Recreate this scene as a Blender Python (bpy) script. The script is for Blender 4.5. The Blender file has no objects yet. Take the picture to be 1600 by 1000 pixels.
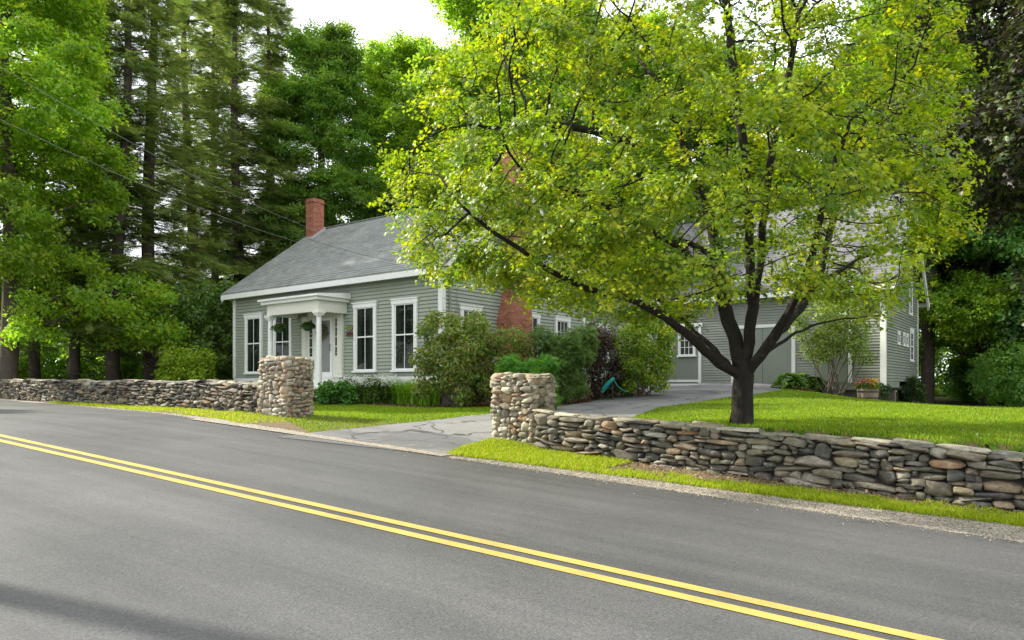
import bpy, math, random
import numpy as np
from mathutils import Vector, Matrix
from mathutils.kdtree import KDTree
random.seed(7)
RS = np.random.RandomState(11)
sc = bpy.context.scene
COL = sc.collection
F = 1150.0; CX = 800.0; CY = 603.0; CAMZ = 1.45
R = math.radians

# ------------------------------------------------------------------ helpers
def tag(o, label=None, cat=None, group=None, kind=None):
    if label: o['label'] = label
    if cat: o['category'] = cat
    if group: o['group'] = group
    if kind: o['kind'] = kind
    return o

def empty(name, loc=(0, 0, 0), rz=0.0):
    o = bpy.data.objects.new(name, None)
    o.empty_display_size = 0.3
    COL.objects.link(o)
    o.location = loc
    o.rotation_euler = (0, 0, rz)
    return o

def link_mesh(name, me, mat, parent=None):
    o = bpy.data.objects.new(name, me)
    COL.objects.link(o)
    if mat is not None and len(me.materials) == 0:
        me.materials.append(mat)
    if parent is not None:
        o.parent = parent
    return o

def np_mesh(name, V, faces, k, col=None, smooth=False):
    """V (n,3); faces (m,k) with a constant corner count"""
    V = np.ascontiguousarray(V, dtype=np.float32)
    faces = np.ascontiguousarray(faces, dtype=np.int32)
    me = bpy.data.meshes.new(name)
    me.vertices.add(len(V)); me.vertices.foreach_set('co', V.ravel())
    m = len(faces)
    me.loops.add(m * k); me.loops.foreach_set('vertex_index', faces.ravel())
    me.polygons.add(m)
    me.polygons.foreach_set('loop_start', np.arange(0, m * k, k, dtype=np.int32))
    if smooth:
        me.polygons.foreach_set('use_smooth', np.ones(m, dtype=bool))
    if col is not None:
        c = np.ones((len(V), 4), dtype=np.float32); c[:, :3] = col
        a = me.attributes.new('Col', 'FLOAT_COLOR', 'POINT')
        a.data.foreach_set('color', c.ravel())
    me.update(calc_edges=True)
    return me

class MB:
    def __init__(s): s.V = []; s.F = []
    def add(s, vs, fs):
        b = len(s.V); s.V.extend([tuple(v) for v in vs])
        s.F.extend([tuple(b + i for i in f) for f in fs]); return s
    def box(s, x0, x1, y0, y1, z0, z1):
        x0, x1 = min(x0, x1), max(x0, x1); y0, y1 = min(y0, y1), max(y0, y1); z0, z1 = min(z0, z1), max(z0, z1)
        return s.add([(x0,y0,z0),(x1,y0,z0),(x1,y1,z0),(x0,y1,z0),(x0,y0,z1),(x1,y0,z1),(x1,y1,z1),(x0,y1,z1)],
              [(0,3,2,1),(4,5,6,7),(0,1,5,4),(1,2,6,5),(2,3,7,6),(3,0,4,7)])
    def hexa(s, b4, t4):
        return s.add(list(b4) + list(t4), [(0,3,2,1),(4,5,6,7),(0,1,5,4),(1,2,6,5),(2,3,7,6),(3,0,4,7)])
    def tube(s, pts, rad, n=8, cap=True):
        pts = [Vector(p) for p in pts]
        if not hasattr(rad, '__len__'): rad = [rad] * len(pts)
        b = len(s.V); prev = None
        for i, p in enumerate(pts):
            t = (pts[min(i+1, len(pts)-1)] - pts[max(i-1, 0)])
            t = t.normalized() if t.length > 1e-9 else Vector((0,0,1))
            if prev is None:
                a = Vector((1,0,0)) if abs(t.x) < .8 else Vector((0,1,0))
                u = t.cross(a).normalized()
            else:
                u = (prev - t * prev.dot(t))
                u = u.normalized() if u.length > 1e-6 else t.orthogonal().normalized()
            prev = u; w = t.cross(u)
            for k in range(n):
                a = 2*math.pi*k/n
                s.V.append(tuple(p + (u*math.cos(a) + w*math.sin(a))*rad[i]))
        for i in range(len(pts)-1):
            for k in range(n):
                k2 = (k+1) % n
                s.F.append((b+i*n+k, b+i*n+k2, b+(i+1)*n+k2, b+(i+1)*n+k))
        if cap:
            s.F.append(tuple(b+k for k in range(n))[::-1])
            e = b+(len(pts)-1)*n
            s.F.append(tuple(e+k for k in range(n)))
        return s
    def lathe(s, prof, n=20, cx=0, cy=0):
        b = len(s.V)
        for (r, z) in prof:
            for k in range(n):
                a = 2*math.pi*k/n
                s.V.append((cx + r*math.cos(a), cy + r*math.sin(a), z))
        for i in range(len(prof)-1):
            for k in range(n):
                k2 = (k+1) % n
                s.F.append((b+i*n+k, b+i*n+k2, b+(i+1)*n+k2, b+(i+1)*n+k))
        s.F.append(tuple(b+k for k in range(n))[::-1])
        e = b+(len(prof)-1)*n
        s.F.append(tuple(e+k for k in range(n)))
        return s
    def lap(s, O, U, W, N, vmax, rng, exp=.11, lip=.014, v0=0.0, gap=0.0):
        """overlapping boards: O origin, U along, W up the face, N outward; rng(v)->(u0,u1)"""
        O, U, W, N = Vector(O), Vector(U), Vector(W), Vector(N)
        v = v0
        while v < vmax - 1e-4:
            v1 = min(v + exp, vmax); vg = min(v + gap, v1-.001)
            a0, a1 = rng(v); b0, b1 = rng(v1)
            if a1 > a0 + 1e-4:
                if b1 < b0: b0 = b1 = (b0+b1)/2
                j = lip * random.uniform(.8, 1.15)
                p = [O+U*a0+W*vg+N*j, O+U*a1+W*vg+N*j, O+U*b1+W*v1+N*.004, O+U*b0+W*v1+N*.004]
                if gap > 0:
                    q = [O+U*a0+W*vg-N*.02, O+U*a1+W*vg-N*.02, O+U*a0+W*v-N*.02, O+U*a1+W*v-N*.02, O+U*a0+W*v+N*.004, O+U*a1+W*v+N*.004]
                    s.add(p+q, [(0,1,2,3), (4,5,1,0), (6,7,5,4), (8,9,7,6)])
                else:
                    q = [O+U*a0+W*v, O+U*a1+W*v]
                    s.add(p+q, [(0,1,2,3), (4,5,1,0)])
            v = v1
        return s
    def build(s, name, mat, parent=None, smooth=False):
        me = bpy.data.meshes.new(name)
        me.from_pydata(s.V, [], s.F); me.update()
        if smooth:
            me.polygons.foreach_set('use_smooth', [True]*len(me.polygons))
        return link_mesh(name, me, mat, parent)

# ------------------------------------------------------------------ materials
def nodes_of(m):
    m.use_nodes = True
    nt = m.node_tree
    return nt, nt.nodes, nt.links
def mat_base(name, rough=.7, spec=.3):
    m = bpy.data.materials.new(name)
    nt, N, L = nodes_of(m)
    b = N['Principled BSDF']
    b.inputs['Roughness'].default_value = rough
    b.inputs['Specular IOR Level'].default_value = spec
    return m, nt, N, L, b
def noise(N, L, vec, scale, detail=4, rough=.55):
    n = N.new('ShaderNodeTexNoise'); n.inputs['Scale'].default_value = scale
    n.inputs['Detail'].default_value = detail; n.inputs['Roughness'].default_value = rough
    L.new(vec, n.inputs['Vector']); return n.outputs['Fac']
def ramp(N, L, fac, stops):
    r = N.new('ShaderNodeValToRGB'); L.new(fac, r.inputs['Fac'])
    e = r.color_ramp.elements
    while len(e) < len(stops): e.new(.5)
    for i, (p, c) in enumerate(stops):
        e[i].position = p; e[i].color = (*c, 1) if len(c) == 3 else c
    return r.outputs['Color']
def mix(N, L, fac, a, b, mode='MIX'):
    n = N.new('ShaderNodeMix'); n.data_type = 'RGBA'; n.blend_type = mode
    for sock, val in ((n.inputs[0], fac), (n.inputs[6], a), (n.inputs[7], b)):
        if hasattr(val, 'is_output'): L.new(val, sock)
        elif hasattr(val, '__len__'): sock.default_value = (*val, 1)
        else: sock.default_value = val
    return n.outputs[2]
def bump(N, L, h, b, strength=.4, dist=.01):
    n = N.new('ShaderNodeBump'); n.inputs['Strength'].default_value = strength
    n.inputs['Distance'].default_value = dist
    L.new(h, n.inputs['Height']); L.new(n.outputs['Normal'], b.inputs['Normal'])
def objvec(N):
    return N.new('ShaderNodeTexCoord').outputs['Object']

def mat_paint(name, col, var=.12, rough=.55, streak=True):
    m, nt, N, L, b = mat_base(name, rough, .35)
    v = objvec(N)
    f1 = noise(N, L, v, 1.3, 5, .6); f2 = noise(N, L, v, 14, 4, .6)
    c = mix(N, L, f1, tuple(x*(1-var) for x in col), tuple(min(1, x*(1+var)) for x in col))
    c = mix(N, L, ramp(N, L, f2, [(.35, (.86,.86,.84)), (.65, (1,1,1))]), (0,0,0), c) if False else mix(N, L, .5, c, mix(N, L, 1.0, c, ramp(N, L, f2, [(.3, (.8,.8,.77)), (.6, (1,1,1))]), 'MULTIPLY'))
    L.new(c, b.inputs['Base Color'])
    bump(N, L, noise(N, L, v, 45, 3), b, .15, .004)
    return m

def mat_flat(name, col, rough=.6, spec=.3, metal=0.0, nscale=20, var=.15):
    m, nt, N, L, b = mat_base(name, rough, spec)
    f = noise(N, L, objvec(N), nscale, 4)
    L.new(mix(N, L, f, tuple(x*(1-var) for x in col), tuple(min(1, x*(1+var)) for x in col)), b.inputs['Base Color'])
    b.inputs['Metallic'].default_value = metal
    return m

def mat_attr(name, rough=.8, spec=.25, bscale=30, bstr=.5, bdist=.01, speck=.35):
    m, nt, N, L, b = mat_base(name, rough, spec)
    a = N.new('ShaderNodeAttribute'); a.attribute_name = 'Col'
    v = objvec(N)
    f = noise(N, L, v, 9, 6, .65)
    mp = N.new('ShaderNodeMapping'); mp.inputs['Scale'].default_value = (1, 1, 3.2); L.new(v, mp.inputs['Vector'])
    f2 = noise(N, L, mp.outputs[0], 22, 6, .7)
    c = mix(N, L, 1.0, a.outputs['Color'], ramp(N, L, f, [(.3, (1-speck,)*3), (.7, (1+speck*.6,)*3)]), 'MULTIPLY')
    c = mix(N, L, .6, c, mix(N, L, 1.0, c, ramp(N, L, f2, [(.36, (.45,.45,.43)), (.5, (.95,.95,.93)), (.66, (1.3,1.28,1.24))]), 'MULTIPLY'))
    li = noise(N, L, v, 5.5, 5, .62)
    c = mix(N, L, ramp(N, L, li, [(.58, (0,0,0)), (.66, (.5,.5,.5))]), c, (.33,.335,.28))
    c = mix(N, L, ramp(N, L, li, [(.32, (.6,.6,.6)), (.40, (0,0,0))]), c, (.07,.068,.05))
    L.new(c, b.inputs['Base Color'])
    bump(N, L, f2, b, bstr, bdist)
    return m

def mat_leaf(name, trans=(1.5, 1.45, .8), tmix=.42, rough=.45, spec=.35):
    m = bpy.data.materials.new(name)
    nt, N, L = nodes_of(m)
    b = N['Principled BSDF']; out = N['Material Output']
    b.inputs['Roughness'].default_value = rough; b.inputs['Specular IOR Level'].default_value = spec
    a = N.new('ShaderNodeAttribute'); a.attribute_name = 'Col'
    L.new(a.outputs['Color'], b.inputs['Base Color'])
    t = N.new('ShaderNodeBsdfTranslucent')
    L.new(mix(N, L, 1.0, a.outputs['Color'], trans, 'MULTIPLY'), t.inputs['Color'])
    x = N.new('ShaderNodeMixShader'); x.inputs[0].default_value = tmix
    L.new(b.outputs[0], x.inputs[1]); L.new(t.outputs[0], x.inputs[2])
    L.new(x.outputs[0], out.inputs['Surface'])
    return m

def mat_bark(name, c0, c1, scale=6):
    m, nt, N, L, b = mat_base(name, .9, .15)
    v = objvec(N)
    mp = N.new('ShaderNodeMapping'); mp.inputs['Scale'].default_value = (1, 1, .25); L.new(v, mp.inputs['Vector'])
    f = noise(N, L, mp.outputs[0], scale*3, 6, .65); g = noise(N, L, v, scale*.5, 4)
    c = mix(N, L, f, c0, c1)
    c = mix(N, L, ramp(N, L, g, [(.58, (0,0,0)), (.72, (.55,.55,.55))]), c, tuple(min(1, x*1.9) for x in c1))
    L.new(c, b.inputs['Base Color'])
    bump(N, L, f, b, .8, .03)
    return m

def mat_asphalt(name, c0, c1, cracks=False, rough=.72):
    m, nt, N, L, b = mat_base(name, rough, .35)
    v = objvec(N)
    big = noise(N, L, v, .35, 5, .6)
    m0 = N.new('ShaderNodeMapping'); m0.inputs['Rotation'].default_value = (0, 0, R(33)); L.new(v, m0.inputs['Vector'])
    mp = N.new('ShaderNodeMapping'); mp.inputs['Scale'].default_value = (.10, 1.5, 1)
    L.new(m0.outputs[0], mp.inputs['Vector'])
    st = noise(N, L, mp.outputs[0], 1.2, 5, .6)
    fine = noise(N, L, v, 190, 3, .7); grit = noise(N, L, v, 60, 4, .7)
    c = mix(N, L, ramp(N, L, big, [(.3, (0,0,0)), (.7, (1,1,1))]), c0, c1)
    c = mix(N, L, .8, c, mix(N, L, 1.0, c, ramp(N, L, st, [(.3, (.68,.68,.68)), (.7, (1.28,1.27,1.25))]), 'MULTIPLY'))
    c = mix(N, L, 1.0, c, ramp(N, L, fine, [(.32, (.55,.55,.55)), (.5, (1,1,1)), (.68, (1.7,1.68,1.65))]), 'MULTIPLY')
    c = mix(N, L, 1.0, c, ramp(N, L, grit, [(.3, (.6,.6,.6)), (.7, (1.4,1.4,1.4))]), 'MULTIPLY')
    if cracks:
        w = N.new('ShaderNodeTexVoronoi'); w.feature = 'DISTANCE_TO_EDGE'; w.inputs['Scale'].default_value = .55
        wn = N.new('ShaderNodeTexNoise'); wn.inputs['Scale'].default_value = 1.6; wn.inputs['Detail'].default_value = 5; L.new(v, wn.inputs['Vector'])
        ad = N.new('ShaderNodeVectorMath'); ad.operation = 'MULTIPLY_ADD'
        L.new(wn.outputs['Color'], ad.inputs[0]); ad.inputs[1].default_value = (1.1,1.1,0); L.new(v, ad.inputs[2])
        L.new(ad.outputs[0], w.inputs['Vector'])
        c = mix(N, L, ramp(N, L, w.outputs['Distance'], [(.004, (1,1,1)), (.018, (0,0,0))]), c, (.035,.035,.033))
        pt = noise(N, L, v, .55, 2, .4)
        c = mix(N, L, ramp(N, L, pt, [(.56, (0,0,0)), (.6, (.6,.6,.6))]), c, (.075,.077,.08))
        dz = noise(N, L, v, 1.1, 5, .7)
        c = mix(N, L, ramp(N, L, dz, [(.6, (0,0,0)), (.75, (.55,.55,.55))]), c, (.3,.27,.23))
    L.new(c, b.inputs['Base Color'])
    L.new(ramp(N, L, big, [(.2, (rough-.08,)*3), (.8, (rough+.1,)*3)]), b.inputs['Roughness'])
    bump(N, L, fine, b, .35, .004)
    return m

def mat_soil(name, stops, scale=3, fine=80, bstr=.6):
    m, nt, N, L, b = mat_base(name, .95, .1)
    v = objvec(N)
    f = noise(N, L, v, scale, 7, .68); g = noise(N, L, v, fine, 4, .7)
    c = ramp(N, L, f, stops)
    c = mix(N, L, 1.0, c, ramp(N, L, g, [(.3, (.6,.6,.6)), (.5, (1,1,1)), (.7, (1.45,1.42,1.38))]), 'MULTIPLY')
    L.new(c, b.inputs['Base Color'])
    bump(N, L, g, b, bstr, .02)
    return m

def mat_gravel(name):
    m, nt, N, L, b = mat_base(name, .92, .15)
    v = objvec(N)
    w = N.new('ShaderNodeTexVoronoi'); w.inputs['Scale'].default_value = 55; L.new(v, w.inputs['Vector'])
    hs = N.new('ShaderNodeSeparateColor'); L.new(w.outputs['Color'], hs.inputs[0])
    c = ramp(N, L, hs.outputs[0], [(0, (.15,.133,.108)), (.5, (.29,.255,.205)), (1, (.44,.39,.32))])
    f = noise(N, L, v, 2.2, 6, .7)
    c = mix(N, L, ramp(N, L, f, [(.58, (0,0,0)), (.75, (.5,.5,.5))]), c, (.26,.22,.16))
    L.new(c, b.inputs['Base Color'])
    bump(N, L, w.outputs['Distance'], b, .8, .015)
    return m

def mat_brick(name):
    m, nt, N, L, b = mat_base(name, .88, .15)
    v = objvec(N)
    # wrap bricks round the corner: u = x + y
    sp = N.new('ShaderNodeSeparateXYZ'); L.new(v, sp.inputs[0])
    ad = N.new('ShaderNodeMath'); ad.operation = 'ADD'; L.new(sp.outputs[0], ad.inputs[0]); L.new(sp.outputs[1], ad.inputs[1])
    cb = N.new('ShaderNodeCombineXYZ'); L.new(ad.outputs[0], cb.inputs[0]); L.new(sp.outputs[2], cb.inputs[1])
    t = N.new('ShaderNodeTexBrick'); L.new(cb.outputs[0], t.inputs['Vector'])
    t.inputs['Scale'].default_value = 1; t.inputs['Brick Width'].default_value = .21; t.inputs['Row Height'].default_value = .07
    t.inputs['Mortar Size'].default_value = .006; t.inputs['Bias'].default_value = -.1
    t.inputs['Color1'].default_value = (.35, .125, .075, 1); t.inputs['Color2'].default_value = (.19, .066, .044, 1)
    t.inputs['Mortar'].default_value = (.28, .2, .16, 1)
    f = noise(N, L, v, 7, 5, .6)
    c = mix(N, L, 1.0, t.outputs['Color'], ramp(N, L, f, [(.3, (.65,.65,.65)), (.7, (1.25,1.2,1.15))]), 'MULTIPLY')
    L.new(c, b.inputs['Base Color'])
    bump(N, L, t.outputs['Fac'], b, -.6, .008)
    return m

def mat_shingle(name, c0, c1, row=.14):
    """asphalt shingles; u along the ridge = local x (houses) """
    m, nt, N, L, b = mat_base(name, .93, .15)
    v = objvec(N)
    t = N.new('ShaderNodeTexBrick'); L.new(v, t.inputs['Vector'])
    t.inputs['Scale'].default_value = 1; t.inputs['Brick Width'].default_value = .3; t.inputs['Row Height'].default_value = row
    t.inputs['Mortar Size'].default_value = .004
    t.inputs['Color1'].default_value = (*c0, 1); t.inputs['Color2'].default_value = (*c1, 1)
    t.inputs['Mortar'].default_value = (*[x*.55 for x in c0], 1)
    f = noise(N, L, v, .8, 6, .65); g = noise(N, L, v, 60, 3, .6)
    c = mix(N, L, 1.0, t.outputs['Color'], ramp(N, L, f, [(.28, (.8,.81,.8)), (.5, (1,1,1)), (.72, (1.15,1.15,1.13))]), 'MULTIPLY')
    c = mix(N, L, 1.0, c, ramp(N, L, g, [(.3, (.75,.75,.75)), (.7, (1.2,1.2,1.2))]), 'MULTIPLY')
    L.new(c, b.inputs['Base Color'])
    bump(N, L, g, b, .4, .006)
    return m

def mat_glass(name):
    m, nt, N, L, b = mat_base(name, .03, .35)
    v = objvec(N)
    f = noise(N, L, v, 1.6, 3)
    L.new(ramp(N, L, f, [(.3, (.02,.026,.022)), (.7, (.06,.07,.063))]), b.inputs['Base Color'])
    bump(N, L, noise(N, L, v, 1.2, 2), b, .05, .01)
    return m

M = {}
M['sage'] = mat_paint('sage_clapboard_paint', (.30, .335, .275))
M['sage_barn'] = mat_paint('weathered_sage_paint', (.235, .255, .215), .2)
M['sage_door'] = mat_paint('sage_door_paint', (.215, .24, .20), .06)
M['white'] = mat_paint('white_trim_paint', (.76, .77, .74), .05)
M['cream'] = mat_paint('cream_porch_paint', (.70, .70, .62), .05)
M['door_grey'] = mat_paint('grey_door_paint', (.23, .24, .235), .06)
M['roof'] = mat_shingle('grey_green_asphalt_shingles', (.20, .212, .20), (.26, .272, .255))
M['roof_barn'] = mat_shingle('grey_asphalt_shingles', (.12, .12, .125), (.19, .19, .195))
M['brick'] = mat_brick('red_brick')
M['glass'] = mat_glass('dark_window_glass')
def mat_clear(name):
    m, nt, N, L, b = mat_base(name, .02, .5)
    b.inputs['Base Color'].default_value = (.012, .016, .014, 1)
    t = N.new('ShaderNodeBsdfTransparent'); t.inputs['Color'].default_value = (.72, .78, .74, 1)
    x = N.new('ShaderNodeMixShader'); x.inputs[0].default_value = .55
    bump(N, L, noise(N, L, objvec(N), 1.5, 2), b, .06, .01)
    L.new(b.outputs[0], x.inputs[1]); L.new(t.outputs[0], x.inputs[2]); L.new(x.outputs[0], N['Material Output'].inputs['Surface'])
    return m
M['glass_clear'] = mat_clear('clear_window_glass')
M['room_shade'] = mat_flat('room_shade_panel', (.075, .085, .078), .95)  # flat panel colour; the shade of an unlit room is put into it
M['curtain'] = mat_flat('pale_curtain', (.42, .46, .42), .9)
M['lead'] = mat_flat('grey_flashing', (.35, .36, .36), .5)
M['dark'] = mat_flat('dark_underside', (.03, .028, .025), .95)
M['conc'] = mat_flat('grey_foundation_stone', (.22, .21, .19), .9, .2, 0, 6, .35)
M['asphalt'] = mat_asphalt('dark_road_asphalt', (.066, .066, .067), (.092, .092, .092), False, .52)
M['drive'] = mat_asphalt('old_driveway_asphalt', (.125, .125, .125), (.2, .197, .19), True, .8)
def mat_roadpaint(name, col):
    m, nt, N, L, b = mat_base(name, .65, .3)
    v = objvec(N)
    f = noise(N, L, v, 130, 3, .7); g = noise(N, L, v, 2.5, 5, .65)
    c = mix(N, L, g, tuple(x*.8 for x in col), tuple(x*1.12 for x in col))
    sm = N.new('ShaderNodeMath'); sm.operation = 'MULTIPLY_ADD'; L.new(g, sm.inputs[0]); sm.inputs[1].default_value = .35; L.new(f, sm.inputs[2])
    c = mix(N, L, ramp(N, L, sm.outputs[0], [(.50, (.85,.85,.85)), (.60, (0,0,0))]), c, (.085,.08,.07))
    L.new(c, b.inputs['Base Color']); bump(N, L, f, b, .4, .004)
    return m
M['yellow'] = mat_roadpaint('worn_yellow_road_paint', (.44, .31, .08))
M['gravel'] = mat_gravel('roadside_gravel')
M['lawn'] = mat_soil('lawn_turf', [(.3, (.05,.10,.012)), (.5, (.085,.15,.018)), (.7, (.14,.19,.03))], 1.2, 60)
M['verge'] = mat_soil('verge_dirt', [(.3, (.10,.075,.045)), (.5, (.17,.13,.085)), (.62, (.14,.13,.05)), (.75, (.20,.16,.11))], 2.4, 90)
M['mulch'] = mat_soil('bark_mulch', [(.3, (.04,.022,.014)), (.5, (.10,.055,.035)), (.75, (.19,.12,.08))], 9, 60, 1)
M['forest'] = mat_soil('forest_floor', [(.3, (.03,.04,.012)), (.5, (.05,.055,.02)), (.75, (.08,.06,.035))], .9, 30)
M['stone'] = mat_attr('fieldstone', .85, .25, 26, .75, .02)
M['core'] = mat_flat('wall_rubble_core', (.05, .046, .04), .95)
M['leaf_hero'] = mat_leaf('young_maple_leaf', (1.8, 1.75, .6), .45, .42, .4)
M['leaf'] = mat_leaf('broad_leaf', (1.75, 1.7, .7), .52)
M['leaf_dark'] = mat_leaf('dark_leaf', (1.4, 1.3, .9), .3, .4, .45)
M['needle'] = mat_leaf('hemlock_needles', (1.4, 1.4, .8), .35, .6, .2)
M['grass'] = mat_leaf('grass_blades', (1.6, 1.5, .7), .4, .6, .2)
M['litter'] = mat_leaf('dry_leaf_litter', (1.1, 1, .9), .15, .8, .1)
M['petal'] = mat_leaf('flower_petal', (1, 1, 1), .3, .6, .2)
M['bark'] = mat_bark('dark_maple_bark', (.008, .007, .006), (.040, .034, .028))
M['bark2'] = mat_bark('forest_bark', (.035, .03, .025), (.13, .105, .085))
M['stem'] = mat_bark('shrub_stem', (.06, .05, .035), (.16, .13, .10))
M['wood'] = mat_bark('weathered_wood', (.14, .11, .085), (.32, .27, .22), 4)
M['pole'] = mat_bark('utility_pole_wood', (.09, .075, .06), (.2, .17, .14))
M['hoop'] = mat_flat('rusty_hoop', (.10, .055, .04), .7, .4, .3)
M['cable'] = mat_flat('black_cable', (.02, .02, .02), .6)
M['wire'] = mat_flat('bare_service_wire', (.26, .27, .27), .5, .4)
M['teal'] = mat_flat('teal_hose', (.01, .30, .26), .45, .4)
M['brass'] = mat_flat('green_oval_plaque', (.16, .20, .05), .5, .4)
M['redplaque'] = mat_flat('dark_red_plaque', (.085, .03, .022), .5, .4)
M['iron'] = mat_flat('black_iron', (.03, .03, .03), .5, .4)
M['pot'] = mat_flat('dark_green_basket', (.03, .06, .03), .7)

# ------------------------------------------------------------------ terrain
NX, NY = .5443, .8389          # unit vector across the road (away from the camera)
SX, SY = -.8389, .5443         # unit vector along the road, uphill to the left
def P(s, n): return s*SX + n*NX, s*SY + n*NY
def sn(x, y): return x*SX + y*SY, x*NX + y*NY
def smax(a, b, k=.05):
    return .5*(a + b + np.sqrt((a-b)**2 + k*k))
def n_edge(s): return 8.37 + np.maximum(0, np.asarray(s, float) - 12)*.2
def n_wall(s):
    s = np.asarray(s, float)
    return np.maximum(10.35 + np.maximum(0, s-13)*.095, n_edge(s) + .3)
def D_road(s): return smax(1.45 - .065*s, .645 - .0055*np.minimum(s, 40))
YP = np.array([(6.5,9.6,.74),(3.3,11.3,.62),(10,8,.9),(14,13,.76),(22,20,.85),(2.35,14.6,.66),(0,14,.70),(-2,15,.66),(-5,17,.62),(-10,20,.55),(-18,26,.45),
   (-2.1,21.5,.6),(-8,25,.52),(-11,29,.45),(1.5,23,.48),(3.2,23.3,.36),(5,27,.14),(7,30.2,.02),(10,28,-.10),(9.8,26.6,.02),(4.2,22,.42),
   (6,15,.57),(7.5,20,.42),(9.3,24,.22),(12.3,25,.55),(13.5,26.2,.62),(16,23,.74),(11.5,20,.55),(9,15,.62),(20,28,.8),(15,32,.8),(12,33,.4),
   (-30,40,.35),(0,45,.3),(30,45,.8),(-45,30,.4),(45,15,1.2),(0,80,0.),(-60,80,0.),(60,80,.4),(90,20,1.3),(-90,40,.2)])
_d = np.hypot(YP[:, None, 0]-YP[None, :, 0], YP[:, None, 1]-YP[None, :, 1])
_A = np.zeros((len(YP)+1,)*2); _A[:-1, :-1] = -np.sqrt(_d**2+1.0); _A[-1, :-1] = 1; _A[:-1, -1] = 1
_W = np.linalg.solve(_A, np.r_[YP[:, 2], 0])
def D_yard(x, y):
    """smooth surface through the surveyed points (depth below the camera)"""
    x = np.asarray(x, float); y = np.asarray(y, float)
    out = np.zeros(np.broadcast(x, y).shape) + _W[-1]
    for (px, py, d), w in zip(YP, _W[:-1]):
        out = out - w*np.sqrt((x-px)**2 + (y-py)**2 + 1.0)
    return np.clip(out, -.35, 1.6)
def sstep(t): t = np.clip(t, 0, 1); return t*t*(3-2*t)
def Hz(x, y):
    """ground height (world z; the camera stands at 1.45)"""
    x = np.asarray(x, float); y = np.asarray(y, float)
    s, n = sn(x, y)
    w = sstep((s - 5.6)/1.6)
    n0 = 10.75*(1-w) + 9.3*w; n1 = 11.15*(1-w) + 13.2*w
    t = sstep((n - n0)/(n1 - n0))
    return CAMZ - (D_road(s)*(1-t) + D_yard(x, y)*t)
def hz(x, y): return float(Hz(x, y))
def G(px, py):
    """ground point seen at a photo pixel"""
    z = np.arange(2.5, 60, .02)
    x = (px-CX)/F*z; h = CAMZ - (py-CY)/F*z
    g = Hz(x, z); hit = h <= g
    i = np.argmax(hit) if hit.any() else int(np.argmin(np.where(z > 15, h-g, 9)))
    if not hit.any(): print('no hit', px, py, z[i])
    return float(x[i]), float(z[i])
def at(px, py, depth):
    return Vector(((px-CX)/F*depth, depth, CAMZ + (CY-py)/F*depth))
def inpoly(x, y, poly):
    x = np.asarray(x); y = np.asarray(y); c = np.zeros(x.shape, bool)
    n = len(poly); j = n-1
    for i in range(n):
        xi, yi = poly[i]; xj, yj = poly[j]
        if abs(yj-yi) > 1e-12:
            c ^= ((yi > y) != (yj > y)) & (x < (xj-xi)*(y-yi)/(yj-yi) + xi)
        j = i
    return c
def fbm(x, y, seed=0, sc=1.0):
    """cheap smooth pseudo noise, about -1..1"""
    r = np.random.RandomState(seed); v = np.zeros(np.broadcast(x, y).shape); a = 0
    for o in range(4):
        for k in range(3):
            th = r.uniform(0, 6.28); f = sc*(1.9**o)*r.uniform(.7, 1.3)
            v = v + np.sin((x*math.cos(th) + y*math.sin(th))*f + r.uniform(0, 6.28))/(1.6**o); a += 1/(1.6**o)
    return v/a*2.0

def strip_sheet(name, mat, lines, lift):
    """sheet between polylines of equal length (list of rows of (x,y))"""
    rows = np.array(lines)                                      # (r, c, 2)
    r, c = rows.shape[:2]
    V = np.zeros((r*c, 3)); V[:, :2] = rows.reshape(-1, 2); V[:, 2] = Hz(V[:, 0], V[:, 1]) + lift
    i = np.arange(r-1)[:, None]*c + np.arange(c-1)[None]
    Fq = np.stack([i, i+1, i+1+c, i+c], -1).reshape(-1, 4)
    a, b_, d = V[Fq[0, 0]], V[Fq[0, 1]], V[Fq[0, 3]]
    if np.cross(b_-a, d-a)[2] < 0: Fq = Fq[:, ::-1]
    o = link_mesh(name, np_mesh(name, V, Fq, 4, smooth=True), mat)
    return tag(o, kind='structure')

# ground: graded grid, fine near the camera
def axis(lo, hi, fine_lo, fine_hi, st):
    a = list(np.arange(fine_lo, fine_hi, st)); v = fine_hi; d = st
    while v < hi: a.append(v); d *= 1.35; v += d
    a.append(hi); b = []; v = fine_lo; d = st
    while v > lo: d *= 1.35; v -= d; b.append(max(v, lo))
    return np.array(sorted(set(b + a)))
gx = axis(-160, 160, -26, 24, .4); gy = axis(-30, 200, -2, 40, .4)
GX, GY = np.meshgrid(gx, gy)
strip_sheet('ground', M['forest'], np.stack([GX, GY], -1), -.03)
# road and its two yellow lines
ss = np.arange(-30, 60, .5)
def nline(fn, jit=0, seed=0):
    w = fbm(ss, ss*0, seed, 1.5)*jit
    return [P(s, n) for s, n in zip(ss, fn(ss) + w)]
road_off = n_edge(ss) - 8.37
rows = [[P(s, n) for s, n in zip(ss, -1.0 + road_off*.9 + (9.37 + road_off*.1)*k)] for k in np.linspace(0, 1, 10)]
rows[-1] = nline(n_edge, .04, 3)
strip_sheet('road', M['asphalt'], rows, .004)
for a, b_ in ((4.455, 4.57), (4.685, 4.80)):
    o = strip_sheet('road_line', M['yellow'], [[P(s, a + ro*.95) for s, ro in zip(ss, road_off)], [P(s, b_ + ro*.95) for s, ro in zip(ss, road_off)]], .009)
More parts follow.
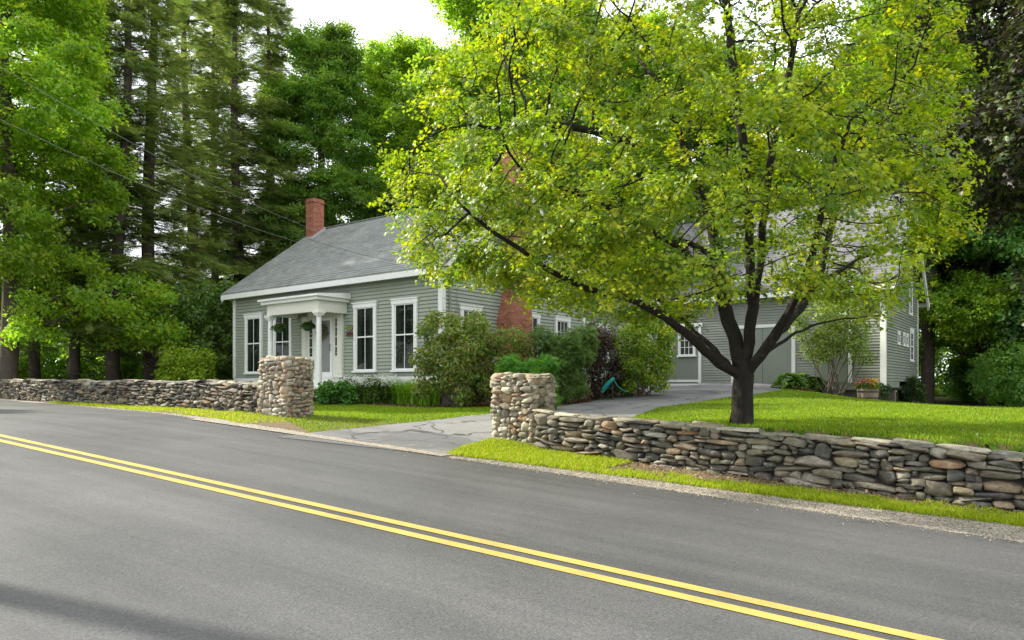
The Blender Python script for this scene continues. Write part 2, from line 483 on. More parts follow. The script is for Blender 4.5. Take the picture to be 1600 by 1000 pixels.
# gravel shoulder and grassy verge on the house side
def n_grass(s):
    return np.interp(s, [-20,-4,-1, 2, 4, 6.3, 7.2, 12, 14, 20, 28, 60], [10.4,9.95,9.45,9.0,8.85,8.62,8.5,8.75,8.95,10.0+.25,11.9,18.6])
rows = [nline(lambda s: n_edge(s) - .12), nline(lambda s: (n_edge(s)+n_grass(s))/2), nline(lambda s: n_grass(s) + .25, .05, 5)]
strip_sheet('gravel_shoulder', M['gravel'], rows, .0)
rows = [[P(s, a*(1-k) + b_*k) for s, a, b_ in zip(ss, n_grass(ss) + .1 + .1*fbm(ss, ss*0, 9, 2.2), n_wall(ss) + .9)] for k in (0, .33, .66, 1)]
strip_sheet('verge', M['verge'], rows, .004)
# driveway
DL = [G(*p) for p in ((432,684),(520,673),(600,665),(700,655),(770,647),(870,636),(947,622),(985,618.5),(1012,614))] + [(4.9, 28.6), (5.2, 30.6)]
DR = [G(*p) for p in ((694,713),(722,699),(768,686))] + [(1.15, 13.4), (2.4, 14.9)] + [G(*p) for p in ((1031,637),(1090,628.5),(1147,620),(1180,616.5),(1222,610.5))] + [(9.9, 27.6)]
def resamp(poly, n):
    p = np.array(poly); d = np.r_[0, np.cumsum(np.hypot(*np.diff(p, axis=0).T))]
    t = np.linspace(0, d[-1], n)
    return np.stack([np.interp(t, d, p[:, 0]), np.interp(t, d, p[:, 1])], -1)
dl, dr = resamp(DL, 70), resamp(DR, 70)
dl[0] = P(*(np.array(sn(*dl[0])) * [1, 1])); 
strip_sheet('driveway', M['drive'], [dl*(1-k) + dr*k for k in np.linspace(0, 1, 12)], .012)
DRIVE_POLY = np.r_[dl, dr[::-1]]
# loose gravel washed over the mouth of the driveway
s_ = np.linspace(6.6, 12.6, 40); ew = .16+.10*fbm(s_, s_*0, 4, 2.0)
strip_sheet('gravel_apron', M['gravel'], [[P(a, 8.30) for a in s_], [P(a, float(n_edge(a))+max(.05, e)*(1+.8*abs(a-9.6)/3)) for a, e in zip(s_, ew)]], .018)
# lawns
def area_sheet(name, mat, poly, lift, st=.3):
    p = np.array(poly); lo = p.min(0); hi = p.max(0)
    xs = np.arange(lo[0], hi[0]+st, st); ys = np.arange(lo[1], hi[1]+st, st)
    X, Y = np.meshgrid(xs, ys); c = len(xs)
    V = np.stack([X.ravel(), Y.ravel(), Hz(X, Y).ravel() + lift], -1)
    i = (np.arange(len(ys)-1)[:, None]*c + np.arange(c-1)[None]).ravel()
    mx = xs[:-1][None, :] + st/2 + 0*ys[:-1][:, None]; my = ys[:-1][:, None] + st/2 + 0*xs[:-1][None]
    keep = inpoly(mx.ravel(), my.ravel(), poly); i = i[keep]
    Fq = np.stack([i, i+1, i+1+c, i+c], -1)
    used = np.unique(Fq); remap = -np.ones(len(V), int); remap[used] = np.arange(len(used))
    o = link_mesh(name, np_mesh(name, V[used], remap[Fq], 4, smooth=True), mat)
    return tag(o, kind='structure')
def Pw(s, n): return tuple(P(s, n))
LAWN_R = [Pw(6.2, 11.05), Pw(-20, 11.05), (30, 14), (26, 27), (16, 26.5), (13.3, 25.6), (12.3, 25.7), (10.5, 25.6)] + [tuple(p) for p in dr[::-1] if sn(*p)[1] > 12.2 and p[0] < 9.6]
LAWN_L = [tuple(p) for p in dl[:34] if sn(*p)[1] > float(n_edge(sn(*p)[0]))+.18] + [G(770,636.5), G(700,638), G(640,637), G(560,632.5), G(490,627), (-14, 29), Pw(24, 12.6), Pw(13.2, 10.6)]
area_sheet('lawn', M['lawn'], LAWN_R, .004, .25)
area_sheet('lawn', M['lawn'], LAWN_L, .004, .25)
BED = [G(486,626), G(560,632), G(640,636.5), G(700,637.5), G(770,636), G(880,634.5), G(950,621), G(1012,613.5), (4.6,26), (3.6,29), (-2,22.6), (-8.5,27)]
area_sheet('mulch_bed', M['mulch'], BED, .006, .2)
area_sheet('mulch_bed', M['mulch'], [G(1215,610.5), G(1270,613), G(1340,614), (12.8,25.6), (10,28)], .008, .15)

# ------------------------------------------------------------------ foliage tools
def basis(nrm, spin):
    n = nrm/np.linalg.norm(nrm, axis=1, keepdims=True)
    a = np.where(np.abs(n[:, 2:3]) < .9, np.array([[0, 0, 1.]]), np.array([[1., 0, 0]]))
    u = np.cross(a, n); u /= np.linalg.norm(u, axis=1, keepdims=True)
    w = np.cross(n, u)
    c, s = np.cos(spin)[:, None], np.sin(spin)[:, None]
    return u*c + w*s, -u*s + w*c, n
def scatter(name, pos, nrm, size, tpl, col, spin=None, axes=None):
    """one mesh of many small leaves; tpl = (verts (k,3), tris (t,3))"""
    tv, tt = tpl; N_ = len(pos); k = len(tv)
    if axes is None:
        if spin is None: spin = RS.uniform(0, 6.283, N_)
        u, w, n = basis(nrm, spin)
    else: u, w, n = axes
    sz = np.asarray(size).reshape(-1, 1, 1) if np.ndim(size) else size
    V = pos[:, None] + sz*(tv[None, :, 0:1]*u[:, None] + tv[None, :, 1:2]*w[:, None] + tv[None, :, 2:3]*n[:, None])
    Fq = (np.arange(N_)[:, None, None]*k + tt[None]).reshape(-1, 3)
    C = np.repeat(col, k, axis=0)
    return np_mesh(name, V.reshape(-1, 3), Fq, 3, C)
def fan(pts, lift=.0):
    pts = np.array(pts, float); n = len(pts)
    c = np.array([[0, pts[:, 1].mean()*.8, lift]])
    v = np.r_[c, np.c_[pts, np.zeros(n)]]
    t = np.array([[0, 1+i, 1+(i+1) % n] for i in range(n)])
    return v, t
MAPLE = fan([(0,-.05),(.16,.05),(.46,.02),(.34,.22),(.55,.5),(.27,.48),(.2,.62),(0,1.0),(-.2,.62),(-.27,.48),(-.55,.5),(-.34,.22),(-.46,.02),(-.16,.05)], .07)
OVAL = (np.array([(0,0,0),(.22,.35,.04),(.2,.7,.03),(0,1,-.06),(-.2,.7,.03),(-.22,.35,.04)]), np.array([(0,1,5),(1,2,4),(1,4,5),(2,3,4)]))
def clump_tpl(n, seed, leaf=OVAL, sz=.42):
    r = np.random.RandomState(seed); vs = []; ts = []; b = 0
    for i in range(n):
        ang = r.uniform(0, 6.28); tilt = r.uniform(-.7, .5); o = r.uniform(-.45, .45, 3)*[1, 1, .5]
        ca, sa = math.cos(ang), math.sin(ang); ct, st = math.cos(tilt), math.sin(tilt)
        v = leaf[0]*sz*r.uniform(.7, 1.2)
        v = np.c_[v[:, 0], v[:, 1]*ct - v[:, 2]*st, v[:, 1]*st + v[:, 2]*ct]
        v = np.c_[v[:, 0]*ca - v[:, 1]*sa, v[:, 0]*sa + v[:, 1]*ca, v[:, 2]] + o
        vs.append(v); ts.append(leaf[1] + b); b += len(v)
    return np.concatenate(vs), np.concatenate(ts)
DIAM = (np.array([(0,0,0),(.3,.45,.06),(0,1,-.05),(-.3,.45,.06)]), np.array([(0,1,3),(1,2,3)]))
CLUMP = clump_tpl(6, 1, DIAM, .5)
CLUMP2 = clump_tpl(5, 4, OVAL, .6)
def spray_tpl(n=5):
    vs = [(0,0,0),(.03,0,0),(0,1,-.1)]; ts = [(0,1,2)]
    for i in range(n):
        y = .1 + .8*i/n; l = .42*(1 - .75*i/n)
        for sg in (-1, 1):
            b = len(vs); vs += [(0,y,-.1*y),(sg*l,y+.2,-.1*y-.05),(sg*l*.35,y+.2,-.1*y)]; ts.append((b, b+1, b+2) if sg > 0 else (b, b+2, b+1))
    return np.array(vs), np.array(ts)
SPRAY = spray_tpl()

def leaf_cols(n, cols, var=.18, w=None):
    cols = np.array(cols, float); i = RS.choice(len(cols), n, p=w)
    c = cols[i]*(1 + RS.uniform(-var, var, (n, 1))); c *= 1 + RS.uniform(-.06, .06, (n, 3))
    return np.clip(c, .002, 1)

def colonize(nodes, parent, att, step, infl, kill, iters=120, trop=(0, 0, .05)):
    nodes = [Vector(p) for p in nodes]; parent = list(parent)
    att = [Vector(a) for a in att]; trop = Vector(trop)
    for it in range(iters):
        kd = KDTree(len(nodes))
        for i, p in enumerate(nodes): kd.insert(p, i)
        kd.balance(); pull = {}; rest = []
        for a in att:
            co, i, d = kd.find(a)
            if d < kill: continue
            rest.append(a)
            if d < infl:
                pull.setdefault(i, Vector()); pull[i] += (a - co).normalized()
        if not pull: break
        att = rest; added = 0
        for i, v in pull.items():
            if v.length < 1e-5: continue
            d = (v.normalized() + trop + Vector((random.gauss(0,.12), random.gauss(0,.12), random.gauss(0,.12)))).normalized()
            q = nodes[i] + d*step
            if kd.find(q)[2] < step*.3: continue
            nodes.append(q); parent.append(i); added += 1
        if not added: break
    return nodes, parent
def pipe(nodes, parent, r_tip, r_base, ex=2.3):
    n = len(nodes); acc = np.zeros(n); ch = [[] for _ in range(n)]
    for i in range(n):
        if parent[i] >= 0: ch[parent[i]].append(i)
    for i in range(n-1, -1, -1):
        acc[i] = 1.0 if not ch[i] else acc[i]
        if parent[i] >= 0: acc[parent[i]] += acc[i]
    e = math.log(r_base/r_tip)/math.log(max(acc[0], 2))
    return r_tip*acc**e, ch, acc
def skel_mesh(mb, nodes, parent, rad, ch, rmin=0.0):
    stack = [(0, None)]
    while stack:
        i, par = stack.pop(); pts = []; rr = []
        if par is not None: pts.append(nodes[par]); rr.append(min(rad[par], rad[i]*1.25))
        while True:
            pts.append(nodes[i]); rr.append(rad[i])
            if not ch[i]: break
            c = sorted(ch[i], key=lambda k: -rad[k])
            for k in c[1:]: stack.append((k, i))
            i = c[0]
        if max(rr[-1 if len(rr) < 2 else 1:]) < rmin: continue
        if len(pts) > 1:
            m = max(rr); mb.tube(pts, rr, 10 if m > .08 else (6 if m > .025 else 4), False)

def fix_order(nodes, parent):
    """parents before children"""
    return nodes, parent

# ------------------------------------------------------------------ buildings
ANG = math.atan2(-.6066, .795)
HB = Vector((-2.1, 22.1, .85)); HO = .6        # local z = height over the camera + .6
class Face:
    """draws on a wall: a along, b out of the wall, c = height over the camera level"""
    def __init__(s, fn): s.fn = fn
    def box(s, mb, a0, a1, b0, b1, c0, c1):
        q = [s.fn(a, b, c) for c in (c0, c1) for (a, b) in ((a0,b0),(a1,b0),(a1,b1),(a0,b1))]
        mb.hexa(q[:4], q[4:]); return mb
def recalc(o):
    import bmesh
    bm = bmesh.new(); bm.from_mesh(o.data); bmesh.ops.recalc_face_normals(bm, faces=bm.faces); bm.to_mesh(o.data); bm.free(); return o

def add_window(fc, parent, a0, a1, c0, c1, cas=.13, cols=2, rows=1, meet=.5, curtain=False, frame='white', head=.14, b=0.02, flat=1.0):
    f = MB()
    if flat != 1.0:
        base_fn = fc.fn; fc = Face(lambda a_, b_, c_: base_fn(a_, b+.004+(b_-b)*flat, c_))
    fc.box(f, a0, a0+cas, b-.02, b+.05, c0, c1); fc.box(f, a1-cas, a1, b-.02, b+.05, c0, c1)
    fc.box(f, a0-.02, a1+.02, b-.02, b+.06, c1, c1+head); fc.box(f, a0-.05, a1+.05, b-.02, b+.085, c1+head, c1+head+.035)
    w = recalc(f.build('window', M[frame], parent))
    s = MB(); fc.box(s, a0-.04, a1+.04, b-.02, b+.09, c0-.06, c0); recalc(s.build('sill', M[frame], w))
    i0, i1 = a0+cas+.003, a1-cas-.003; t = .036
    g = MB()
    fc.box(g, i0, i0+t, b-.01, b+.03, c0, c1); fc.box(g, i1-t, i1, b-.01, b+.03, c0, c1)
    fc.box(g, i0+t, i1-t, b-.01, b+.03, c0, c0+t*1.3); fc.box(g, i0+t, i1-t, b-.01, b+.03, c1-t, c1)
    cm = c0 + (c1-c0)*meet
    if meet > 0: fc.box(g, i0+t, i1-t, b-.01, b+.034, cm-.025, cm+.02)
    segs = [(c0+t*1.3, cm-.025), (cm+.02, c1-t)] if meet > 0 else [(c0+t*1.3, c1-t)]
    wd = i1-i0-2*t
    for k in range(1, cols):
        x = i0+t+wd*k/cols
        for (q0, q1) in segs: fc.box(g, x-.011, x+.011, b-.008, b+.024, q0, q1)
    for (q0, q1) in segs:
        for k in range(1, rows):
            z = q0+(q1-q0)*k/rows
            for j in range(cols):
                xa = i0+t+wd*j/cols+(.011 if j else 0); xb = i0+t+wd*(j+1)/cols-(.011 if j < cols-1 else 0)
                fc.box(g, xa, xb, b-.006, b+.022, z-.011, z+.011)
    recalc(g.build('sash', M[frame], w))
    if curtain:
        p = MB(); fc.box(p, i0+t*.5, i1-t*.5, b-.015, b-.012, c0+.02, c1-.02); recalc(p.build('shade_panel', M['room_shade'], w))  # panel close behind the glass, coloured dark in place of room shade
        wr_ = i1-i0-t
        for (e0, e1) in ((i0+t*.5, i0+t*.5+wr_*random.uniform(.20, .30)), (i1-t*.5-wr_*random.uniform(.20, .30), i1-t*.5)):
            q = MB(); n_ = 14; vs = []
            for k in range(n_+1):
                xx = e0+(e1-e0)*k/n_; bb = b-.006+.004*math.sin(k*2.2)
                vs += [fc.fn(xx, bb, c0+.03), fc.fn(xx+(.03 if e0 < (i0+i1)/2 else -.03)*math.sin(k/n_*3.1), bb, c1-.03)]
            q.add(vs, [(2*k, 2*k+2, 2*k+3, 2*k+1) for k in range(n_)]); q.build('curtain', M['curtain'], w)
        p = MB(); fc.box(p, i0+t*.5, i1-t*.5, b+.008, b+.012, c0+.02, c1-.02); recalc(p.build('pane', M['glass_clear'], w))
    else:
        p = MB(); fc.box(p, i0+t*.5, i1-t*.5, b-.015, b+.012, c0+.02, c1-.02); recalc(p.build('pane', M['glass'], w))
    return w

def gable_rng(d0, d1, e_h, r_h, c0):
    """width of a gable wall at height v over c0"""
    def f(v):
        h = c0+v
        if h <= e_h: return (d0, d1)
        t = min(1, (h-e_h)/(r_h-e_h)); m = (d0+d1)/2
        return (d0+(m-d0)*t, d1+(m-d1)*t)
    return f

house = empty('farmhouse', HB, ANG)
tag(house, 'sage grey clapboard farmhouse with white trim, porch and shingled gable roof behind the stone pillars', 'house')
L_, Dp = 11.05, 8.1
EH, RH = 3.80, 6.75
z = lambda h: h + HO
# walls
w = MB()
w.lap((-L_, 0, z(.30)), (1,0,0), (0,0,1), (0,-1,0), 3.35, lambda v: (0, L_), .115, .024, 0, .022)
w.build('front_wall', M['sage'], house)
w = MB(); w.lap((0, 0, z(.30)), (0,1,0), (0,0,1), (1,0,0), RH-.05-.30, gable_rng(0, Dp, EH-.1, RH-.05, .30), .115, .024, 0, .022)
w.build('gable_wall', M['sage'], house)
w = MB(); w.lap((-L_, Dp, z(.30)), (0,-1,0), (0,0,1), (-1,0,0), RH-.05-.30, gable_rng(0, Dp, EH-.1, RH-.05, .30), .115, .024, 0, .022)
w.build('gable_wall', M['sage'], house)
w = MB(); w.lap((0, Dp, z(.30)), (-1,0,0), (0,0,1), (0,1,0), 3.35, lambda v: (0, L_), .115, .024, 0, .022)
w.build('rear_wall', M['sage'], house)
# skirt boards, foundation
s = MB(); s.box(-L_-.02, .022, -.022, .02, z(-.06), z(.30)); s.box(-.02, .024, .021, Dp, z(-.06), z(.30)); s.box(-L_-.022, -L_+.02, .021, Dp, z(-.06), z(.30))
for k in range(1, 9): s.box(-L_+k*1.3, -L_+k*1.3+.012, -.026, -.02, z(-.05), z(.29))
s.build('skirt_board', M['white'], house)
s = MB(); s.box(-L_+.03, -.03, .03, Dp-.03, z(-1.3), z(-.07)); s.build('foundation', M['conc'], house)
# corner boards and frieze
for (x0, x1, y0, y1) in ((-.14, .024, -.03, .14), (-L_-.024, -L_+.14, -.03, .14), (-.02, .024, Dp-.14, Dp+.02)):
    s = MB(); s.box(x0, x1, y0, y1, z(.301), z(3.44)); s.build('corner_board', M['white'], house)
s = MB(); s.box(-L_-.03, .03, -.035, .02, z(3.441), z(3.60)); s.box(.0, .034, .021, Dp, z(3.4), z(3.43)) if False else None
s.build('frieze', M['cream'], house)
# roof
SL = (RH-EH)/(Dp/2); OV = .36; RX0, RX1 = -L_-.3, .30
cosr = 1/math.hypot(1, SL)
def roof_slab(parent, x0, x1, y_e, y_r, h_e, h_r, mat, name='roof', exp=.15):
    """one mesh for both slopes is built by the caller: returns an MB piece"""
    m = MB()
    for sg in (1, -1):
        ye = y_e if sg > 0 else 2*y_r-y_e
        Lr = math.hypot(y_r-ye, h_r-h_e)
        Wv = Vector((0, (y_r-ye)/Lr, (h_r-h_e)/Lr)); Nv = Vector((0, -Wv.z*sg*(1 if sg > 0 else 1), abs(Wv.y)))
        Nv = Vector((0, -Wv.z if sg > 0 else Wv.z, abs(Wv.y)))
        m.lap((x0, ye, z(h_e)), (1,0,0), Wv, Nv, Lr, lambda v: (0, x1-x0), exp, .012)
        t = .09
        # underside and edges
        a = Vector((x0, ye, z(h_e))) ; b = Vector((x1, ye, z(h_e))); c = Vector((x1, y_r, z(h_r))); d = Vector((x0, y_r, z(h_r)))
        dn = Vector((0, 0, -t))
        m.add([a-Nv*.001, b-Nv*.001, c-Nv*.001, d-Nv*.001, a+dn, b+dn, c+dn, d+dn], [(4,5,6,7), (0,1,5,4), (1,2,6,5), (3,0,4,7)])
    return m
rf = roof_slab(house, RX0, RX1, -OV, Dp/2, EH-SL*OV+.03, RH+.03, M['roof'])
rf.box(RX0, RX1, Dp/2-.09, Dp/2+.09, z(RH+.02), z(RH+.055))
roof = rf.build('roof', M['roof'], house)
# fascia / cornice along the eave and rake boards
s = MB(); s.box(RX0, RX1, -OV-.02, -OV+.01, z(EH-SL*OV-.20), z(EH-SL*OV-.02))
s.box(RX0+.02, RX1-.02, -OV+.011, -.036, z(EH-SL*OV-.16), z(EH-SL*OV-.13))
s.build('eave_board', M['white'], house)
for (xa, xb) in ((.20, .285), (-L_-.285, -L_-.20)):
    for sg in (0, 1):
        s = MB()
        def pt(y, h): return (y if not sg else Dp-y, h)
        for (dy0, dh0, dy1, dh1) in (((-OV), EH-SL*OV, Dp/2, RH),):
            y0, h0 = pt(dy0, dh0); y1, h1 = pt(dy1, dh1)
            s.hexa([(xa, y0, z(h0-.27)), (xb, y0, z(h0-.27)), (xb, y1, z(h1-.27)), (xa, y1, z(h1-.27))],
                   [(xa, y0, z(h0-.062)), (xb, y0, z(h0-.062)), (xb, y1, z(h1-.062)), (xa, y1, z(h1-.062))])
        recalc(s.build('rake_board', M['white'], house))
# chimneys
c = MB(); c.box(-10.92, -10.42, 3.3, 3.86, z(5.7), z(7.78)); c.box(-10.95, -10.39, 3.27, 3.89, z(7.781), z(7.86)); c.box(-10.92,-10.42,3.3,3.86,z(7.861),z(7.94))
chim = c.build('chimney', M['brick'], roof)
fl = MB()
for (x0, x1, y0, y1) in ((-10.99, -10.35, 3.22, 3.299),):
    fl.box(x0, x1, y0, y1, z(EH+SL*3.2-.1), z(EH+SL*3.3+.10))
fl.hexa([(-10.419,3.24,z(6.1)), (-10.36,3.24,z(6.1)), (-10.36,3.9,z(6.55)), (-10.419,3.9,z(6.55))], [(-10.419,3.24,z(6.30)), (-10.36,3.24,z(6.30)), (-10.36,3.9,z(6.80)), (-10.419,3.9,z(6.80))])
recalc(fl.build('flashing', M['lead'], chim))
c = MB()
c.box(.02, .62, 2.62, 3.80, z(-.6), z(2.2))
c.hexa([(.02,2.62,z(2.201)), (.62,2.62,z(2.201)), (.62,3.8,z(2.201)), (.02,3.8,z(2.201))], [(.02,2.88,z(2.9)), (.55,2.88,z(2.9)), (.55,3.74,z(2.9)), (.02,3.74,z(2.9))])
c.box(.02, .55, 2.88, 3.74, z(2.901), z(7.55)); c.box(-.01, .58, 2.85, 3.77, z(7.551), z(7.65)); c.box(.02, .55, 2.88, 3.74, z(7.651), z(7.75))
c.build('brick_chimney', M['brick'], house)
# windows
FR = Face(lambda a, b, cc: (a, -b, z(cc))); SD = Face(lambda a, b, cc: (b, a, z(cc)))
for (a0, a1) in ((-10.2, -9.1), (-8.39, -7.29), (-3.92, -2.83), (-2.09, -.99)):
    add_window(FR, house, a0, a1, .50, 2.57, .12, 2, 1, .535, curtain=True, b=.032)
add_window(SD, house, .78, 1.78, 1.05, 2.36, .13, 3, 2, .5)
add_window(SD, house, 2.0, 2.55, 3.55, 4.5, .08, 3, 2, .5)
add_window(SD, house, 4.98, 5.75, 3.55, 4.5, .1, 3, 2, .5)
add_window(SD, house, 4.20, 5.02, .75, 2.40, .12, 2, 2, .5)
add_window(SD, house, 6.0, 6.98, .75, 2.40, .12, 3, 2, .5)
# meter conduit on the gable
m = MB(); m.tube([(.06,.30,z(3.45)), (.06,.30,z(.9))], .025, 8); m.tube([(.06,.30,z(3.45)), (.10,.26,z(3.55)), (.14,.18,z(3.56))], .03, 8)
m.tube([(.05,.62,z(3.0)), (.05,.62,z(1.3))], .008, 6); m.build('conduit', M['sage_barn'], house)
m = MB(); m.box(.03, .16, .2, .4, z(.75), z(1.25)); m.tube([(.16,.3,z(1.08)), (.24,.3,z(1.08))], .075, 14); m.build('electric_meter', M['lead'], house)
# porch
porch = MB()
PX0, PX1 = -7.35, -4.10
porch.hexa([(PX0,-1.42,z(2.90)), (PX1,-1.42,z(2.90)), (PX1,-.02,z(2.90)), (PX0,-.02,z(2.90))], [(PX0,-1.42,z(2.96)), (PX1,-1.42,z(2.96)), (PX1,-.02,z(3.10)), (PX0,-.02,z(3.10))])
porch.box(PX0+.08, PX1-.08, -1.34, -.02, z(2.79), z(2.899))
pr = recalc(porch.build('porch', M['white'], house))
e = MB(); e.box(-7.10, -4.30, -1.20, -1.04, z(2.42), z(2.789)); e.box(-4.46, -4.30, -1.039, -.03, z(2.42), z(2.789)); e.box(-7.10, -6.94, -1.039, -.03, z(2.42), z(2.789))
e.box(-6.939, -4.461, -1.039, -.03, z(2.70), z(2.75))
e.build('entablature', M['cream'], pr)
t = MB(); t.hexa([(PX0+.03,-1.39,z(2.964)), (PX1-.03,-1.39,z(2.964)), (PX1-.03,-.02,z(3.102)), (PX0+.03,-.02,z(3.102))], [(PX0+.03,-1.39,z(2.98)), (PX1-.03,-1.39,z(2.98)), (PX1-.03,-.02,z(3.125)), (PX0+.03,-.02,z(3.125))])
recalc(t.build('porch_roof', M['roof'], pr))
for x in (-4.38, -7.02):
    k = MB(); k.box(x-.15, x+.15, -1.27, -.97, z(2.36), z(2.419)); k.box(x-.12, x+.12, -1.24, -1.0, z(2.30), z(2.359))
    k.lathe([(.125,z(-.02)), (.125,z(.03)), (.10,z(.05)), (.095,z(.9)), (.078,z(2.24)), (.1,z(2.255)), (.1,z(2.30))], 18, x, -1.12)
    k.build('column', M['white'], pr)
k = MB(); k.box(-7.25, -4.15, -1.36, -.03, z(-.12), z(-.02)); k.box(-7.1, -4.3, -1.28, -.05, z(-.36), z(-.121)); k.build('porch_floor', M['white'], pr)
k = MB(); k.box(-6.7, -4.5, -.42, -.03, z(-.019), z(.27)); k.box(-6.75, -4.45, -.45, -.03, z(.271), z(.30)); k.build('doorstep', M['white'], pr)
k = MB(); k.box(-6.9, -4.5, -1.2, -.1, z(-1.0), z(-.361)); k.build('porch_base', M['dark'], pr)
# entrance: pilasters, sidelights, storm door
en = MB()
A0, A1 = -6.66, -4.48
for (a, b_) in ((A0, A0+.26), (A1-.26, A1)):
    FR.box(en, a, b_, .0, .09, .301, 2.42); FR.box(en, a+.03, b_-.03, .09, .115, .42, 2.30)
FR.box(en, A0+.261, A1-.261, .0, .05, 2.36, 2.69)
for (a, b_) in ((A0+.262, A0+.64), (A1-.47, A1-.262)): FR.box(en, a, b_, .0, .045, .301, 1.0)
for a in (A0+.641, A1-.53): FR.box(en, a, a+.06, 0, .06, .301, 2.36)
ent = recalc(en.build('entrance_surround', M['cream'], house))
for (a, b_) in ((A0+.263, A0+.639), (A1-.469, A1-.263)):
    e_ = .10 if b_-a > .3 else .045
    g = MB(); FR.box(g, a+.03, b_-.03, .0, .02, 1.02, 2.33); recalc(g.build('sidelight', M['glass'], ent))
    g = MB()
    FR.box(g, a, a+e_, .0, .045, 1.001, 2.359); FR.box(g, b_-e_, b_, .0, .045, 1.001, 2.359)
    for k in range(5): FR.box(g, a+e_+.001, b_-e_-.001, .0, .04, 1.001+k*.33, 1.03+k*.33)
    recalc(g.build('sidelight_sash', M['cream'], ent))
dm = MB(); D0, D1 = A0+.705, A1-.535
FR.box(dm, D0, D1, .0, .05, .31, 2.35)
door = recalc(dm.build('front_door', M['door_grey'], house))
g = MB()
for (a, b_) in ((D0, D0+.10), (D1-.10, D1)): FR.box(g, a, b_, .052, .085, .31, 2.35)
FR.box(g, D0+.10, D1-.10, .052, .085, .31, .47); FR.box(g, D0+.10, D1-.10, .052, .085, 2.25, 2.35)
recalc(g.build('storm_door_frame', M['white'], door))
g = MB(); md = (D0+D1)/2
for (q0, q1) in ((.55, 1.15), (1.25, 1.9)):
    for (a, b_) in ((D0+.15, md-.04), (md+.04, D1-.15)): FR.box(g, a, b_, .05, .058, q0, q1)
recalc(g.build('door_panel', M['door_grey'], door))
g = MB(); g.tube([(D1-.05,-.09,z(1.2)), (D1-.05,-.13,z(1.2)), (D1-.05,-.13,z(1.42)), (D1-.05,-.09,z(1.42))], .012, 8); g.build('handle', M['iron'], door)
# ell joining house and barn
EL = -.25
w = MB(); w.lap((EL, Dp+.01, z(-.05)), (0,1,0), (0,0,1), (1,0,0), 2.95, lambda v: (0, 12.5-Dp+1.0), .115, .024, 0, .022); w.build('ell_wall', M['sage'], house)
w = MB(); w.box(EL-.02, EL+.03, Dp+.03, 13.4, z(2.9), z(3.1)); w.build('ell_frieze', M['white'], house)
add_window(SD, house, 9.3, 10.3, .9, 2.35, .12, 3, 2, .5, b=EL+.015)
add_window(SD, house, 11.2, 12.1, .9, 2.35, .12, 3, 2, .5, b=EL+.015)
r_ = MB()
r_.lap((EL+.3, Dp+.02, z(3.0)), (0,1,0), Vector((-.78,0,.62)).normalized(), Vector((.62,0,.78)).normalized(), 4.6, lambda v: (0, 5.6), .15, .012)
r_.lap((EL-6.86, Dp+5.62, z(3.0)), (0,-1,0), Vector((.78,0,.62)).normalized(), Vector((-.62,0,.78)).normalized(), 4.6, lambda v: (0, 5.6), .15, .012)
r_.build('ell_roof', M['roof'], house)

# ---- barn
BW, BD, BE, BR = 9.25, 6.9, 3.95, 7.55      # from local x .5 to 9.75, y 12.5 to 19.4
barn_o = Vector((HB.x + .795*.5 + .6066*12.5, HB.y - .6066*.5 + .795*12.5, .85))
barn = empty('barn', barn_o, ANG)
tag(barn, 'sage clapboard barn with double doors and tall gable behind the lawn tree', 'barn')
w = MB(); w.lap((0, 0, z(.10)), (1,0,0), (0,0,1), (0,-1,0), 3.65, lambda v: (0, BW), .105, .024, 0, .022); w.build('front_wall', M['sage_barn'], barn)
w = MB(); w.lap((BW, 0, z(.16)), (0,1,0), (0,0,1), (1,0,0), BR-.05-.16, gable_rng(0, BD, BE-.1, BR-.05, .16), .105, .024, 0, .022); w.build('gable_wall', M['sage_barn'], barn)
w = MB(); w.lap((0, BD, z(-.2)), (0,-1,0), (0,0,1), (-1,0,0), BR-.05+.2, gable_rng(0, BD, BE-.1, BR-.05, -.2), .105, .024, 0, .022); w.build('gable_wall', M['sage_barn'], barn)
w = MB(); w.lap((BW, BD, z(-.2)), (-1,0,0), (0,0,1), (0,1,0), 4.1, lambda v: (0, BW), .105, .024, 0, .022); w.build('rear_wall', M['sage_barn'], barn)
s = MB(); s.box(-.03, 3.85, -.03, .02, z(-.14), z(.10)); s.build('skirt_board', M['white'], barn)
s = MB(); s.box(BW-.02, BW+.028, .14, 2.6, z(-.06), z(.16)); s.box(6.3, BW-.12, -.03, .02, z(-.14), z(.10)); s.build('sill_board', M['sage_door'], barn)
s = MB(); s.box(.02, BW-1.4, .03, BD-.03, z(-1.6), z(-.15)); s.build('foundation', M['conc'], barn)
s = MB(); s.box(.03, BW-.03, .03, BD-.03, z(-.14), z(.0)); s.build('floor', M['dark'], barn)
for (x, y) in ((BW-.25, .9), (BW-.2, 2.5), (BW-.25, 4.6), (BW-.2, BD-.2)):
    s = MB(); s.box(x-.1, x+.1, y-.1, y+.1, z(-1.9), z(-.141)); s.build('post', M['wood'], barn)
for (x0, x1, y0, y1, zz) in ((-.03, .13, -.034, .1, .101), (BW-.15, BW+.03, -.034, .15, -.13), (BW-.02, BW+.03, BD-.13, BD+.02, -.9)):
    s = MB(); s.box(x0, x1, y0, y1, z(zz), z(3.7)); s.build('corner_board', M['white'], barn)
s = MB(); s.box(-.04, BW+.04, -.04, .02, z(3.701), z(3.97)); s.build('frieze', M['white'], barn)
SLb = (BR-BE)/(BD/2); OVb = .34
rb = roof_slab(barn, -.25, BW+.42, -OVb, BD/2, BE-SLb*OVb+.05, BR+.05, M['roof_barn'], exp=.15)
rb.box(-.25, BW+.42, BD/2-.09, BD/2+.09, z(BR+.04), z(BR+.08)); rb.build('roof', M['roof_barn'], barn)
